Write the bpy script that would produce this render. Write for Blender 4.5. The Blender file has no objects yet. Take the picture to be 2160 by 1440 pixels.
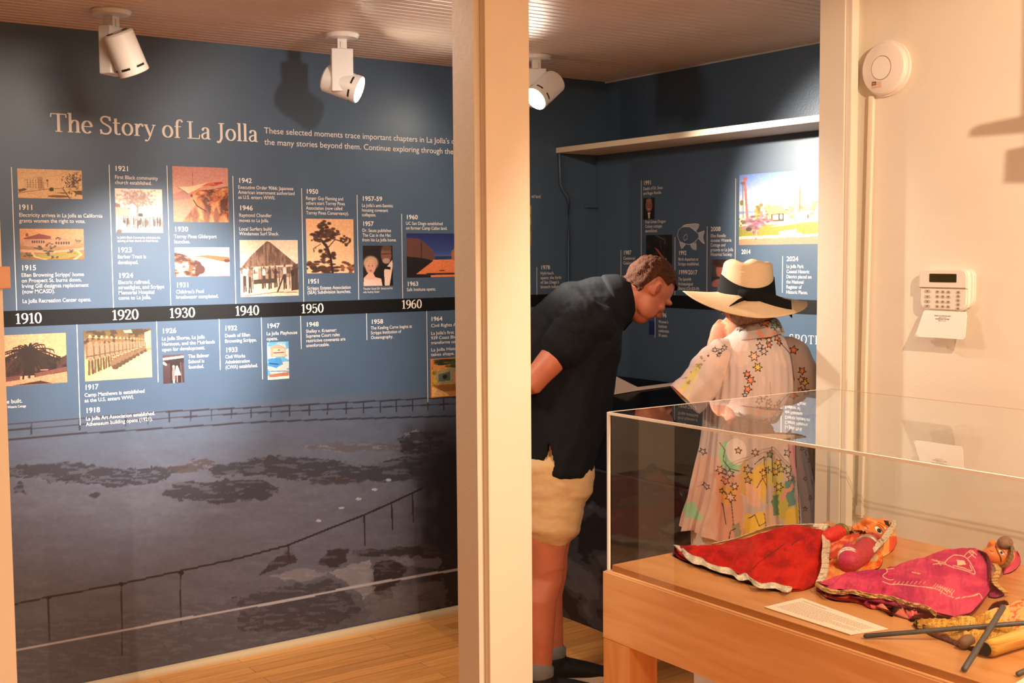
import bpy, bmesh, math, random
import numpy as np
from mathutils import Vector, Matrix
from mathutils.bvhtree import BVHTree
R = math.radians
C = bpy.context.scene.collection
rng = random.Random(7)

# ---------------------------------------------------------------- camera
F = 2529.28; W, H = 2160, 1440
yaw, pitch, roll = R(35.28649), R(4.1396), R(0.40372)
cy, sy, cp, sp, cr, sr = math.cos(yaw), math.sin(yaw), math.cos(pitch), math.sin(pitch), math.cos(roll), math.sin(roll)
fw = np.array([sy*cp, cy*cp, -sp]); r0 = np.array([cy, -sy, 0.]); d0 = np.cross(fw, r0)
AX = np.array([cr*r0+sr*d0, -sr*r0+cr*d0, fw])
EYE = np.array([0, 0, 1.6])
cam = bpy.data.cameras.new('camera'); cam.sensor_width = 36; cam.lens = F/W*36; cam.clip_start = .02
co = bpy.data.objects.new('camera', cam); C.objects.link(co)
co.matrix_world = Matrix([[AX[0][i], -AX[1][i], -AX[2][i], EYE[i]] for i in range(3)]+[[0, 0, 0, 1]])
bpy.context.scene.camera = co
vs = bpy.context.scene.view_settings
vs.view_transform = 'Standard'; vs.look = 'None'; vs.gamma = 1; vs.use_curve_mapping = False
vs.exposure = 0.0

def ray(x, y): return np.array([(x-W/2)/F, (y-H/2)/F, 1.])@AX
def onz(x, y, z): d = ray(x, y); return Vector(EYE+d*((z-EYE[2])/d[2]))
def onx(x, y, X): d = ray(x, y); return Vector(EYE+d*(X/d[0]))
def ony(x, y, Y): d = ray(x, y); return Vector(EYE+d*(Y/d[1]))
def atd(x, y, D): return Vector(EYE+ray(x, y)*D)
RV, DV, FV = Vector(AX[0]), Vector((0, 0, -1)), Vector((sy, cy, 0))

# ---------------------------------------------------------------- light
wd = bpy.data.worlds.new('world'); bpy.context.scene.world = wd; wd.use_nodes = True
wd.node_tree.nodes['Background'].inputs[0].default_value = (1, .8, .6, 1)
wd.node_tree.nodes['Background'].inputs[1].default_value = .02
WARM = (1, .78, .56); SOFT = (1, .80, .6)
def area(name, loc, tgt, size, power, color):
    l = bpy.data.lights.new(name, 'AREA'); l.shape = 'DISK'; l.size = size; l.energy = power; l.color = color
    o = bpy.data.objects.new(name, l); C.objects.link(o); o.location = loc
    o.rotation_euler = (Vector(tgt)-Vector(loc)).to_track_quat('-Z', 'Y').to_euler(); return o
def spot(name, loc, tgt, power, ang, blend, rad, color):
    l = bpy.data.lights.new(name, 'SPOT'); l.energy = power; l.spot_size = R(ang); l.spot_blend = blend
    l.shadow_soft_size = rad; l.color = color
    o = bpy.data.objects.new(name, l); C.objects.link(o); o.location = loc
    o.rotation_euler = (Vector(tgt)-Vector(loc)).to_track_quat('-Z', 'Y').to_euler(); return o
# gallery this side of the partition: warm ceiling lamps above and behind the photographer
area('gallery_lamp', (1.8, -.7, 2.40), (1.8, -.7, 0), .5, 36, WARM)
area('gallery_lamp', (.6, .3, 2.40), (.6, .3, 0), .4, 17, WARM)  # extra lamp added to brighten the front of the display table
area('gallery_lamp', (2.1, -2.0, 2.40), (2.1, -2.0, 0), .5, 50, WARM)
spot('gallery_spot', (1.9, .45, 2.38), (2.70, 1.9, 1.15), 122, 80, .35, .007, WARM)
# timeline room: ceiling spots behind the post aimed at the timeline, and an added soft fill from overhead
spot('wall_beam', (2.05, 2.85, 2.30), (1.47, 4.48, 1.27), 620, 36, 1, .03, (1, .95, .90))
spot('wall_beam', (2.15, 2.85, 2.30), (2.05, 4.48, .98), 160, 44, 1, .03, (1, .95, .92))
spot('wall_wash', (2.07, 2.85, 2.34), (2.3, 4.48, 1.95), 26, 62, .6, .03, (1, .93, .86))
area('room_fill', (1.3, 3.3, 2.38), (1.3, 3.3, 0), .4, 24, (1, .84, .68))

# ---------------------------------------------------------------- materials
def lin(c):
    a = np.asarray(c, float)
    return np.where(a <= .04045, a/12.92, ((a+.055)/1.055)**2.4)
def S(r, g, b): return tuple(lin(np.array([r, g, b])/255.))+(1.,)
MATS = {}
def mat(name, col=(200, 200, 200), rough=.6, spec=.5, metal=0., var=0., vscale=8., bump=0., bscale=60., emit=0., attr=False, coat=0., sheen=0., stretch=None):
    if name in MATS: return MATS[name]
    m = bpy.data.materials.new(name); m.use_nodes = True; MATS[name] = m
    nt = m.node_tree; b = nt.nodes['Principled BSDF']; L = nt.links.new
    c = S(*col)
    b.inputs['Base Color'].default_value = c; b.inputs['Roughness'].default_value = rough
    b.inputs['Specular IOR Level'].default_value = spec; b.inputs['Metallic'].default_value = metal
    b.inputs['Coat Weight'].default_value = coat; b.inputs['Sheen Weight'].default_value = sheen
    tc = nt.nodes.new('ShaderNodeTexCoord'); vec = tc.outputs['Object']
    if stretch:
        mp = nt.nodes.new('ShaderNodeMapping'); mp.inputs['Scale'].default_value = stretch
        L(vec, mp.inputs['Vector']); vec = mp.outputs['Vector']
    src = None
    if attr:
        a = nt.nodes.new('ShaderNodeAttribute'); a.attribute_name = 'Col'; src = a.outputs['Color']
    if var or src is None:
        n = nt.nodes.new('ShaderNodeTexNoise'); n.inputs['Scale'].default_value = vscale; n.inputs['Detail'].default_value = 5
        L(vec, n.inputs['Vector'])
        rm = nt.nodes.new('ShaderNodeMapRange'); rm.inputs['From Min'].default_value = .3; rm.inputs['From Max'].default_value = .7
        rm.inputs['To Min'].default_value = 1-var; rm.inputs['To Max'].default_value = 1+var
        L(n.outputs['Fac'], rm.inputs['Value'])
        mx = nt.nodes.new('ShaderNodeVectorMath'); mx.operation = 'SCALE'
        if src: L(src, mx.inputs[0])
        else: mx.inputs[0].default_value = c[:3]
        L(rm.outputs['Result'], mx.inputs['Scale']); src = mx.outputs['Vector']
    L(src, b.inputs['Base Color'])
    if bump:
        n = nt.nodes.new('ShaderNodeTexNoise'); n.inputs['Scale'].default_value = bscale; n.inputs['Detail'].default_value = 4
        L(vec, n.inputs['Vector'])
        bp = nt.nodes.new('ShaderNodeBump'); bp.inputs['Strength'].default_value = bump; bp.inputs['Distance'].default_value = .01
        L(n.outputs['Fac'], bp.inputs['Height']); L(bp.outputs['Normal'], b.inputs['Normal'])
    if emit:
        b.inputs['Emission Color'].default_value = c; b.inputs['Emission Strength'].default_value = emit
    return m
def wood(name, base, dark, scale=(1.2, 14, 14), planks=None, rough=.4):
    if name in MATS: return MATS[name]
    m = bpy.data.materials.new(name); m.use_nodes = True; MATS[name] = m
    nt = m.node_tree; b = nt.nodes['Principled BSDF']; L = nt.links.new
    b.inputs['Roughness'].default_value = rough
    tc = nt.nodes.new('ShaderNodeTexCoord'); mp = nt.nodes.new('ShaderNodeMapping'); mp.inputs['Scale'].default_value = scale
    L(tc.outputs['Object'], mp.inputs['Vector'])
    n = nt.nodes.new('ShaderNodeTexNoise'); n.inputs['Scale'].default_value = 3; n.inputs['Detail'].default_value = 6; n.inputs['Distortion'].default_value = .6
    L(mp.outputs['Vector'], n.inputs['Vector'])
    cr_ = nt.nodes.new('ShaderNodeValToRGB'); e = cr_.color_ramp.elements
    e[0].position = .36; e[0].color = S(*dark); e[1].position = .62; e[1].color = S(*base)
    L(n.outputs['Fac'], cr_.inputs['Fac']); out = cr_.outputs['Color']
    if planks:
        br = nt.nodes.new('ShaderNodeTexBrick'); br.inputs['Scale'].default_value = 1
        br.inputs['Brick Width'].default_value = planks[0]; br.inputs['Row Height'].default_value = planks[1]
        br.inputs['Mortar Size'].default_value = .0015; br.offset = .37
        br.inputs['Color1'].default_value = (1, 1, 1, 1); br.inputs['Color2'].default_value = (.72, .70, .66, 1); br.inputs['Mortar'].default_value = (.45, .4, .35, 1)
        L(tc.outputs['Object'], br.inputs['Vector'])
        mx = nt.nodes.new('ShaderNodeMix'); mx.data_type = 'RGBA'; mx.blend_type = 'MULTIPLY'; mx.inputs['Factor'].default_value = 1
        L(out, mx.inputs['A']); L(br.outputs['Color'], mx.inputs['B']); out = mx.outputs['Result']
    L(out, b.inputs['Base Color'])
    return m
M_CREAM = mat('cream_paint', (236, 226, 208), .55, var=.02, vscale=3, bump=.05, bscale=90)
M_TRIM = mat('cream_gloss_trim', (240, 230, 212), .4, var=.015, vscale=4)
M_BLUE = mat('denim_blue_paint', (68, 88, 112), .42, var=.05, vscale=5, bump=.08, bscale=140)
M_WHITE = mat('white_plastic', (238, 232, 226), .38, var=.01)
M_LAMP = mat('white_lamp_enamel', (232, 226, 218), .4, var=.015)
M_BLACK = mat('matte_black', (16, 15, 15), .5)
M_DARK = mat('dark_slot', (22, 16, 10), .6)
M_INK = mat('pale_print_ink', (236, 226, 214), .6)
M_PRINT = mat('printed_vinyl', rough=.42, attr=True)

# ---------------------------------------------------------------- helpers
def link(name, bm, m, parent=None, smooth=False, ang=None):
    me = bpy.data.meshes.new(name)
    if isinstance(bm, bmesh.types.BMesh):
        bm.normal_update(); bm.to_mesh(me); bm.free()
    else: me = bm
    if m is not None:
        for q in (m if isinstance(m, (list, tuple)) else [m]): me.materials.append(q)
    o = bpy.data.objects.new(name, me); C.objects.link(o)
    if parent is not None: o.parent = parent; o.matrix_parent_inverse = Matrix.Translation(-Vector(parent.location))
    if smooth:
        me.polygons.foreach_set('use_smooth', [True]*len(me.polygons))
        if ang: me.set_sharp_from_angle(angle=R(ang))
    return o
def tag(o, label=None, cat=None, group=None, kind=None):
    if label: o['label'] = label
    if cat: o['category'] = cat
    if group: o['group'] = group
    if kind: o['kind'] = kind
    return o
def thing(name, loc, label, cat, group=None):
    o = bpy.data.objects.new(name, None); C.objects.link(o); o.location = loc; o.empty_display_size = .05
    return tag(o, label, cat, group)
def B(): return bmesh.new()
def box(bm, a, b, bev=0.):
    a, b = [min(p, q) for p, q in zip(a, b)], [max(p, q) for p, q in zip(a, b)]
    v = [bm.verts.new((x, y, z)) for z in (a[2], b[2]) for y in (a[1], b[1]) for x in (a[0], b[0])]
    fs = [bm.faces.new([v[i] for i in q]) for q in ((0, 2, 3, 1), (4, 5, 7, 6), (0, 1, 5, 4), (2, 6, 7, 3), (0, 4, 6, 2), (1, 3, 7, 5))]
    if bev:
        es = list({e for f in fs for e in f.edges})
        bmesh.ops.bevel(bm, geom=es, offset=bev, segments=2, affect='EDGES', profile=.5)
    return bm
def prism(bm, pts, d):
    """closed outline pts (Vectors) pushed along d"""
    d = Vector(d); a = [bm.verts.new(p) for p in pts]; b = [bm.verts.new(Vector(p)+d) for p in pts]; n = len(pts)
    f1 = bm.faces.new(a); f2 = bm.faces.new(b[::-1])
    for i in range(n): bm.faces.new((a[i], b[i], b[(i+1) % n], a[(i+1) % n]))
    bmesh.ops.recalc_face_normals(bm, faces=bm.faces[:])
    return bm
def lathe(bm, prof, Mx, seg=40, cap=True):
    """prof list of (radius, height) about local Z, transformed by Mx"""
    rs = []
    for r, h in prof:
        rs.append([bm.verts.new(Mx@Vector((r*math.cos(2*math.pi*k/seg), r*math.sin(2*math.pi*k/seg), h))) for k in range(seg)])
    for a, b in zip(rs, rs[1:]):
        for k in range(seg): bm.faces.new((a[k], a[(k+1) % seg], b[(k+1) % seg], b[k]))
    if cap: bm.faces.new(rs[0][::-1]); bm.faces.new(rs[-1])
    return bm
def frame(origin, z, x=None):
    z = Vector(z).normalized(); x = Vector(x) if x is not None else (Vector((1, 0, 0)) if abs(z.x) < .9 else Vector((0, 1, 0)))
    x = (x-z*x.dot(z)).normalized(); y = z.cross(x)
    return Matrix([[x[i], y[i], z[i], origin[i]] for i in range(3)]+[[0, 0, 0, 1]])
def tube(bm, pts, rad, up=(0, 0, 1), seg=20, cap=2, pw=2., noise=None):
    """tube through pts; rad = (ra, rb) per point: ra along 'up', rb across; rounded caps"""
    pts = [Vector(p) for p in pts]; n = len(pts)
    rad = [r if isinstance(r, (tuple, list)) else (r, r) for r in rad]
    ups = [Vector(u) for u in up] if isinstance(up[0], (tuple, list, Vector)) else [Vector(up)]*n
    rings = []
    for i in range(n):
        t = (pts[min(i+1, n-1)]-pts[max(i-1, 0)]).normalized()
        a = ups[i]-t*ups[i].dot(t)
        if a.length < 1e-4: a = t.orthogonal()
        a.normalize(); b = t.cross(a); rings.append((pts[i], a, b, rad[i], t))
    full = []
    for e in (0, -1):
        c, a, b, r, t = rings[e]; s = -1 if e == 0 else 1; add = []
        for k in range(1, cap+1):
            q = k/(cap+.35)*math.pi/2
            add.append((c+t*s*min(r)*math.sin(q)*.8, a, b, (r[0]*math.cos(q), r[1]*math.cos(q)), t))
        full.append(add)
    seq = full[0][::-1]+rings+full[1]
    vr = []
    for j, (c, a, b, r, t) in enumerate(seq):
        vr.append([])
        for k in range(seg):
            q = 2*math.pi*k/seg; ca, sa = math.cos(q), math.sin(q)
            ca = math.copysign(abs(ca)**(2/pw), ca); sa = math.copysign(abs(sa)**(2/pw), sa)
            f = 1+(noise(j, q) if noise else 0)
            vr[-1].append(bm.verts.new(c+a*r[0]*ca*f+b*r[1]*sa*f))
    for p, q in zip(vr, vr[1:]):
        for k in range(seg): bm.faces.new((p[k], p[(k+1) % seg], q[(k+1) % seg], q[k]))
    bm.faces.new(vr[0][::-1]); bm.faces.new(vr[-1])
    return bm
def ball(bm, c, r, Mx=None, seg=20):
    m = Matrix.Translation(c)@(Mx.to_3x3().to_4x4() if Mx is not None else Matrix())@Matrix.Diagonal((*((r, r, r) if isinstance(r, (int, float)) else r), 1))
    bmesh.ops.create_uvsphere(bm, u_segments=seg, v_segments=max(8, seg//2+2), radius=1, matrix=m); return bm
def fuse(bm, voxel=.006, smooth=4, fac=.5, deci=None):
    """one continuous skin over overlapping closed shapes"""
    bmesh.ops.recalc_face_normals(bm, faces=bm.faces[:])
    me = bpy.data.meshes.new('t'); bm.to_mesh(me); bm.free()
    o = bpy.data.objects.new('t', me); C.objects.link(o)
    r = o.modifiers.new('r', 'REMESH'); r.mode = 'VOXEL'; r.voxel_size = voxel; r.adaptivity = 0
    if smooth:
        s = o.modifiers.new('s', 'SMOOTH'); s.factor = fac; s.iterations = smooth
    dg = bpy.context.evaluated_depsgraph_get(); dg.update()
    out = bpy.data.meshes.new_from_object(o.evaluated_get(dg))
    bpy.data.objects.remove(o); bpy.data.meshes.remove(me); out.materials.clear()
    return out
def verts_of(me):
    a = np.empty(len(me.vertices)*3); me.vertices.foreach_get('co', a); return a.reshape(-1, 3)
def setcol(me, col, name='Col'):
    at = me.color_attributes.new(name, 'FLOAT_COLOR', 'POINT')
    c = np.ones((len(me.vertices), 4)); c[:, :3] = lin(np.clip(col, 0, 1)); at.data.foreach_set('color', c.ravel())
def grid_mesh(name, P, nu, nv):
    """P: (nv+1,nu+1,3) points"""
    me = bpy.data.meshes.new(name); n = (nu+1)*(nv+1)
    idx = np.arange(n).reshape(nv+1, nu+1)
    q = np.stack([idx[:-1, :-1], idx[:-1, 1:], idx[1:, 1:], idx[1:, :-1]], -1).reshape(-1, 4)
    me.from_pydata(P.reshape(-1, 3).tolist(), [], q.tolist()); return me
# ---- value noise and a small painter working on arbitrary 2-D points
def _h(i, j, s):
    x = (i*374761393+j*668265263+s*974634777) & 0xffffffff
    x = ((x ^ (x >> 13))*1274126177) & 0xffffffff
    return ((x ^ (x >> 16)) & 0xffff)/65535.
def vn(x, y, s=0):
    x = np.asarray(x, float); y = np.asarray(y, float)
    i = np.floor(x).astype(np.int64); j = np.floor(y).astype(np.int64); u = x-i; v = y-j
    u = u*u*(3-2*u); v = v*v*(3-2*v)
    return (_h(i, j, s)*(1-u)+_h(i+1, j, s)*u)*(1-v)+(_h(i, j+1, s)*(1-u)+_h(i+1, j+1, s)*u)*v
def fbm(x, y, s=0, o=4):
    t = 0; a = .5; n = 0
    for k in range(o): t = t+a*vn(x, y, s+k*17); n += a; x = x*2.03; y = y*2.03; a *= .5
    return t/n
class Paint:
    def __init__(s, u, v, base=(.5, .5, .5)):
        s.u, s.v = np.asarray(u, float), np.asarray(v, float); s.c = np.tile(np.array(base, float)/255., (len(s.u), 1))
    def put(s, m, col, a=1.):
        m = np.asarray(m, float)*a; s.c = s.c*(1-m[:, None])+m[:, None]*(np.array(col, float)/255.)
    def grad(s, stops):
        vv = [q[0] for q in stops]
        for k in range(3): s.c[:, k] = np.interp(s.v, vv, [q[1][k]/255. for q in stops])
    def poly(s, pts, col, a=1., mask=None):
        m = s.inside(pts)
        if mask is not None: m = m*mask
        s.put(m, col, a); return m
    def inside(s, pts):
        m = np.zeros(len(s.u), bool); n = len(pts)
        for i in range(n):
            x1, y1 = pts[i]; x2, y2 = pts[(i+1) % n]
            if y1 == y2: continue
            c = ((y1 > s.v) != (y2 > s.v)) & (s.u < (x2-x1)*(s.v-y1)/(y2-y1)+x1); m ^= c
        return m
    def ell(s, cx, cy, rx, ry, col, a=1., rot=0., soft=0., nz=0., ns=5., seed=0):
        dx, dy = s.u-cx, s.v-cy; q = R(rot)
        x = (dx*math.cos(q)+dy*math.sin(q))/rx; y = (-dx*math.sin(q)+dy*math.cos(q))/ry
        d = np.sqrt(x*x+y*y)
        if nz: d = d+nz*(fbm(s.u*ns, s.v*ns, seed)-.5)*2
        m = np.clip((1-d)/soft+.5, 0, 1) if soft else (d < 1)
        s.put(m, col, a); return m
    def line(s, pts, w, col, a=1.):
        m = np.zeros(len(s.u), bool)
        for (x1, y1), (x2, y2) in zip(pts, pts[1:]):
            dx, dy = x2-x1, y2-y1; L = dx*dx+dy*dy+1e-12
            t = np.clip(((s.u-x1)*dx+(s.v-y1)*dy)/L, 0, 1)
            m |= (s.u-x1-t*dx)**2+(s.v-y1-t*dy)**2 < w*w/4
        s.put(m, col, a)
    def mult(s, f): s.c = np.clip(s.c*np.asarray(f)[:, None], 0, 1)
# ---------------------------------------------------------------- the setting
YL, XB, XL, ZC = 4.48, 3.731, 3.672, 2.42       # left blue wall, back blue wall (upper / lower skin), ceiling
YN, YC, XK = 2.30, 2.28, 2.869                  # partition face, its casing face, cream wall on the right
def struct(name, bm, m, parent=None): return tag(link(name, bm, m, parent), kind='structure')
M_OAK = wood('oak_strip_floor', (250, 180, 102), (236, 158, 82), (1.1, 16, 16), planks=(.9, .07), rough=.32)
struct('floor', box(B(), (-3, -3, -.08), (4.2, 4.7, 0)), M_OAK)
struct('wall_left', box(B(), (-1.2, YL, 0), (3.86, YL+.1, ZC)), M_BLUE)
bm = B(); box(bm, (XB, 2.30, 0), (XB+.12, YL, ZC)); box(bm, (XL, 2.30, 0), (XB-.0005, YL, 2.069)); struct('wall_back', bm, M_BLUE)
# beadboard ceiling of the timeline room: ribs run along the left wall
def bead_profile(y0, y1, step):
    pts = []; y = y0
    while y < y1-1e-6:
        for f, z in ((0, .003), (.06, 0), (.76, 0), (.80, .003), (.86, .0006), (.93, .0006), (.97, .003)):
            pts.append((y+f*step, ZC+z))
        y += step
    return pts
pr = bead_profile(2.30, YL+.02, .048); bm = B()
va = [bm.verts.new((-1.2, y, z)) for y, z in pr]; vb = [bm.verts.new((3.86, y, z)) for y, z in pr]
for i in range(len(pr)-1): bm.faces.new((va[i], va[i+1], vb[i+1], vb[i]))
ta = [bm.verts.new((x, y, ZC+.06)) for x, y in ((-1.2, pr[0][0]), (3.86, pr[0][0]), (3.86, pr[-1][0]), (-1.2, pr[-1][0]))]
bm.faces.new(ta)
M_BEAD = mat('beadboard_paint', (220, 198, 182), .40, var=.03, vscale=3)
struct('ceiling', bm, M_BEAD)
struct('ceiling_gallery', box(B(), (-3, -3, ZC+.02), (XK+.1, 2.30, ZC+.1)), M_CREAM)
# partition with two openings
x_lc, x_ps, x_pc, x_pe = .497, 1.527, 1.543, 1.667
bm = B()
box(bm, (-3, YN, 0), (x_lc-.014, 2.39, ZC)); box(bm, (x_ps, YN, 0), (x_pe-.004, 2.39, ZC)); box(bm, (2.806, YN, 0), (XK+.02, 2.39, ZC))
box(bm, (x_lc-.02, YN, 2.385), (2.81, 2.39, ZC))
struct('wall_front', bm, M_CREAM)
bm = B(); box(bm, (x_lc-.11, YC-.002, 0), (x_lc, YN-.0005, 2.415), .002); struct('trim_1', bm, M_TRIM)
bm = B(); box(bm, (x_pc, YC-.002, 0), (x_pe, YN-.0005, 2.415), .002); struct('trim_2', bm, M_TRIM)
bm = B(); box(bm, (2.812, YC-.002, 0), (2.842, YN-.0005, 2.415), .002); struct('trim_3', bm, M_TRIM)
bm = B(); box(bm, (x_lc, YC-.002, 2.38), (2.812, YN-.0005, 2.44), .002); struct('trim_4', bm, M_TRIM)
struct('wall_right', box(B(), (XK, -3, 0), (XK+.1, YN, ZC+.02)), M_CREAM)
struct('wall_rear', box(B(), (-3, -3.1, 0), (XK+.1, -3, ZC+.02)), M_CREAM)
struct('wall_west', box(B(), (-3.1, -3.1, 0), (-3, YN, ZC+.02)), M_CREAM)
struct('wall_side', box(B(), (-1.3, 2.39, 0), (-1.2, YL, ZC)), M_BLUE)
# thin pale quarter round along the foot of the timeline wall
bm = B(); pts = [Vector((.6, YL-.003, 0))]+[Vector((.6, YL-.003-.024*math.sin(a), .026*math.cos(a))) for a in np.linspace(0, math.pi/2, 7)]
prism(bm, pts, (2.585, 0, 0))
struct('baseboard_left', bm, mat('pale_shoe_moulding', (214, 190, 150), .45))
# caulk bead where the back wall meets the ceiling
struct('trim_5', box(B(), (XB-.006, 2.4, ZC-.007), (XB, YL, ZC-.0005)), mat('white_caulk', (190, 186, 180), .6))
# ---------------------------------------------------------------- fixed things on the walls
# ceiling spotlights
M_LENS = mat('lit_lamp_lens', (255, 244, 224), .3, emit=130)
def spotlight(cx, cyy, head, aim, lit, label, yawbox):
    t = thing('ceiling_spotlight', (cx, cyy, ZC), label, 'light', 'white ceiling spotlights')
    link('canopy', lathe(B(), [(.002, 0), (.064, 0), (.066, -.004), (.060, -.016), (.03, -.02), (.002, -.02)], Matrix.Translation((cx, cyy, ZC)), 48), M_LAMP, t, True, 40)
    bm = B(); m = Matrix.Translation((cx, cyy, 0))@Matrix.Rotation(yawbox, 4, 'Z')
    box(bm, (-.018, -.02, ZC-.058), (.018, .02, ZC-.019), .003); box(bm, (-.006, -.024, ZC-.055), (.006, -.02, ZC-.03), .001); bm.transform(m)
    link('stem', bm, M_LAMP, t)
    bm = B(); box(bm, (-.040, -.024, ZC-.212), (.040, .024, ZC-.055), .004); bm.transform(m)
    link('driver_box', bm, M_LAMP, t)
    a = Vector(aim).normalized(); h = Vector(head); fm = frame(h, a)
    d = link('lamp_head', lathe(B(), [(.012, -.072), (.044, -.072), (.0505, -.066), (.0515, .05), (.0515, .066), (.0485, .068), (.0475, .056), (.004, .056)], fm, 48), M_LAMP, t, True, 35)
    link('lens', lathe(B(), [(.002, .0575), (.047, .0575), (.047, .061), (.002, .0625)], fm, 40), M_LENS if lit else mat('dark_lens', (60, 56, 50), .2), d)
    bm = B()
    for k in range(6):                                              # dark vent slots behind the rim
        q = frame(h, a)@Matrix.Rotation(k*math.pi/3+.2, 4, 'Z')
        b2 = B(); 
        for j in range(6):
            w = -.25+j*.1
            vsx = [Vector((.0521*math.cos(w+e*.05), .0521*math.sin(w+e*.05), z)) for e in (-1, 1) for z in (.040, .047)]
            f = [b2.verts.new(q@v) for v in (vsx[0], vsx[2], vsx[3], vsx[1])]; b2.faces.new(f)
        link('vent_slot', b2, M_DARK, d)
    for s in (-1, 1):                                               # openings in the back cap
        bm = B(); lathe(bm, [(.001, -.0745), (.011, -.0745), (.011, -.0735), (.001, -.0735)], fm@Matrix.Translation((s*.026, 0, 0)), 16); link('cap_opening', bm, M_DARK, d)
    if lit:
        sp = spot('beam', h+a*.075, h+a*2, lit, 58, .7, .03, (1, .9, .76)); sp.parent = d
    # swivel joint between box and head
    j0 = Vector((cx, cyy, ZC-.15)); tube(bm := B(), [j0, j0.lerp(h, .6)], [.014, .014]); link('swivel', bm, M_LAMP, t, True)
    return t
s1 = atd(266, 113, 3.96); s2 = atd(716, 170, 4.40); s3 = atd(1150, 190, 4.90)
f1, f2, f3 = onz(234, 22, ZC), onz(720, 72, ZC), onz(1131, 117, ZC)
spotlight(f1.x, f1.y, s1, RV*.27+FV*.36+Vector((0, 0, -.90)), False, 'white ceiling spotlight at far left with its head turned down, unlit side showing', R(35))
spotlight(f2.x, f2.y, s2+FV*.085, RV*.93-FV*.12+Vector((0, 0, -.34)), 470, 'middle white ceiling spotlight with a glowing lens turned right towards the corner', R(-22))
spotlight(f3.x, f3.y, s3, -RV*.62-FV*.55+Vector((0, 0, -.62)), 22, 'white ceiling spotlight half behind the cream post, lens glowing down to the left', R(-30))
# long pale shelf on the back wall
tag(link('wall_shelf', box(B(), (3.427, 2.42, 2.070), (XB-.001, YL-.002, 2.095), .002), mat('pale_shelf_paint', (226, 206, 176), .5, var=.03)),
    'long pale painted board shelf running high along the blue back wall', 'shelf')
# painted cable conduit dropping from the shelf end, and a small bracket in the corner
M_BLUE2 = mat('blue_painted_conduit', (70, 88, 110), .4)
pts = [ony(x, y, YL-.0105) for x, y in ((1180, 322), (1181, 360), (1182, 388), (1188, 402), (1197, 415), (1200, 426), (1200, 500), (1199, 700))]
tag(link('cable_conduit', tube(B(), pts, [.006]*8, seg=12), M_BLUE2, None, True), 'thin blue painted conduit bending down the wall below the left end of the shelf', 'conduit')
a, b = ony(1232, 432, YL), ony(1262, 439, YL)
tag(link('wall_bracket', box(B(), (a.x, YL-.02, b.z), (XL-.002, YL-.0005, a.z), .002), M_BLUE2), 'small blue painted bracket fixed in the wall corner below the shelf', 'bracket')
# ---------------------------------------------------------------- printed murals
OFF = .0005
def toL(x, y, k=1): return ony(x, y, YL-OFF*k)
def toB(x, y, k=1): return onx(x, y, XL-OFF*k)
def pxw(P):
    v = (np.asarray(P)-EYE)@AX.T; return W/2+F*v[:, 0]/v[:, 2], H/2+F*v[:, 1]/v[:, 2]
class Wall:
    def __init__(s, kind, root): s.k = kind; s.root = root
    def at(s, x, y, k=1): return toL(x, y, k) if s.k == 'L' else toB(x, y, k)
    def uv(s, p): return (p.x, p.z) if s.k == 'L' else (-p.y, p.z)
    def P(s, u, z, k=1): return Vector((u, YL-OFF*k, z)) if s.k == 'L' else Vector((XL-OFF*k, -u, z))
def sheet(wl, u0, z0, u1, z1, nu, nv, k):
    U, V = np.meshgrid(np.linspace(u0, u1, nu+1), np.linspace(z0, z1, nv+1))
    o = np.full_like(U, (YL if wl.k == 'L' else XL)-OFF*k)
    P = np.stack([U, o, V] if wl.k == 'L' else [o, -U, V], -1)
    return P
def text_me(s, size=1., bold=0.):
    cu = bpy.data.curves.new('t', 'FONT'); cu.body = s; cu.size = size; cu.resolution_u = 3; cu.offset = bold; cu.fill_mode = 'FRONT'
    o = bpy.data.objects.new('t', cu); C.objects.link(o)
    dg = bpy.context.evaluated_depsgraph_get(); dg.update()
    me = bpy.data.meshes.new_from_object(o.evaluated_get(dg)); bpy.data.objects.remove(o); bpy.data.curves.remove(cu)
    return me
def write(wl, name, x0, x1, y0, y1, lines, em=None, bold=0., k=2, m=None, parent=None, wide=None):
    """lines of type: x0..x1 = extent of the longest line, y0 / y1 = first and last baselines (pixels of the wall print)"""
    p = wl.uv(wl.at(x0, y0)); q = wl.uv(wl.at(x0, y1)); e = wl.uv(wl.at(x1, y0))
    n = len(lines); step = (p[1]-q[1])/(n-1) if n > 1 else 0
    if em is None: em = step*.93
    ms = [text_me(s, 1., bold) for s in lines]; vv = [verts_of(m_) for m_ in ms]
    wmax = max(v[:, 0].max() for v in vv); sx = (e[0]-p[0])/wmax
    V = []; Fc = []; base = 0
    for i, (m_, v) in enumerate(zip(ms, vv)):
        for c in v: V.append(wl.P(p[0]+c[0]*sx, p[1]-i*step+c[1]*em, k))
        for f in m_.polygons: Fc.append([base+t for t in f.vertices])
        base += len(v); bpy.data.meshes.remove(m_)
    me = bpy.data.meshes.new(name); me.from_pydata(V, [], Fc)
    return link(name, me, m or M_INK, parent or wl.root)
def rule(wl, x0, y0, x1, y1, w=.0026, k=2):
    a, b = wl.uv(wl.at(x0, y0)), wl.uv(wl.at(x1, y1)); bm = B()
    vs_ = [bm.verts.new(wl.P(u, z, k)) for u, z in ((a[0]-w/2, b[1]), (a[0]+w/2, b[1]), (a[0]+w/2, a[1]), (a[0]-w/2, a[1]))]
    bm.faces.new(vs_); return link('divider_line', bm, M_INK, wl.root)
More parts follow.
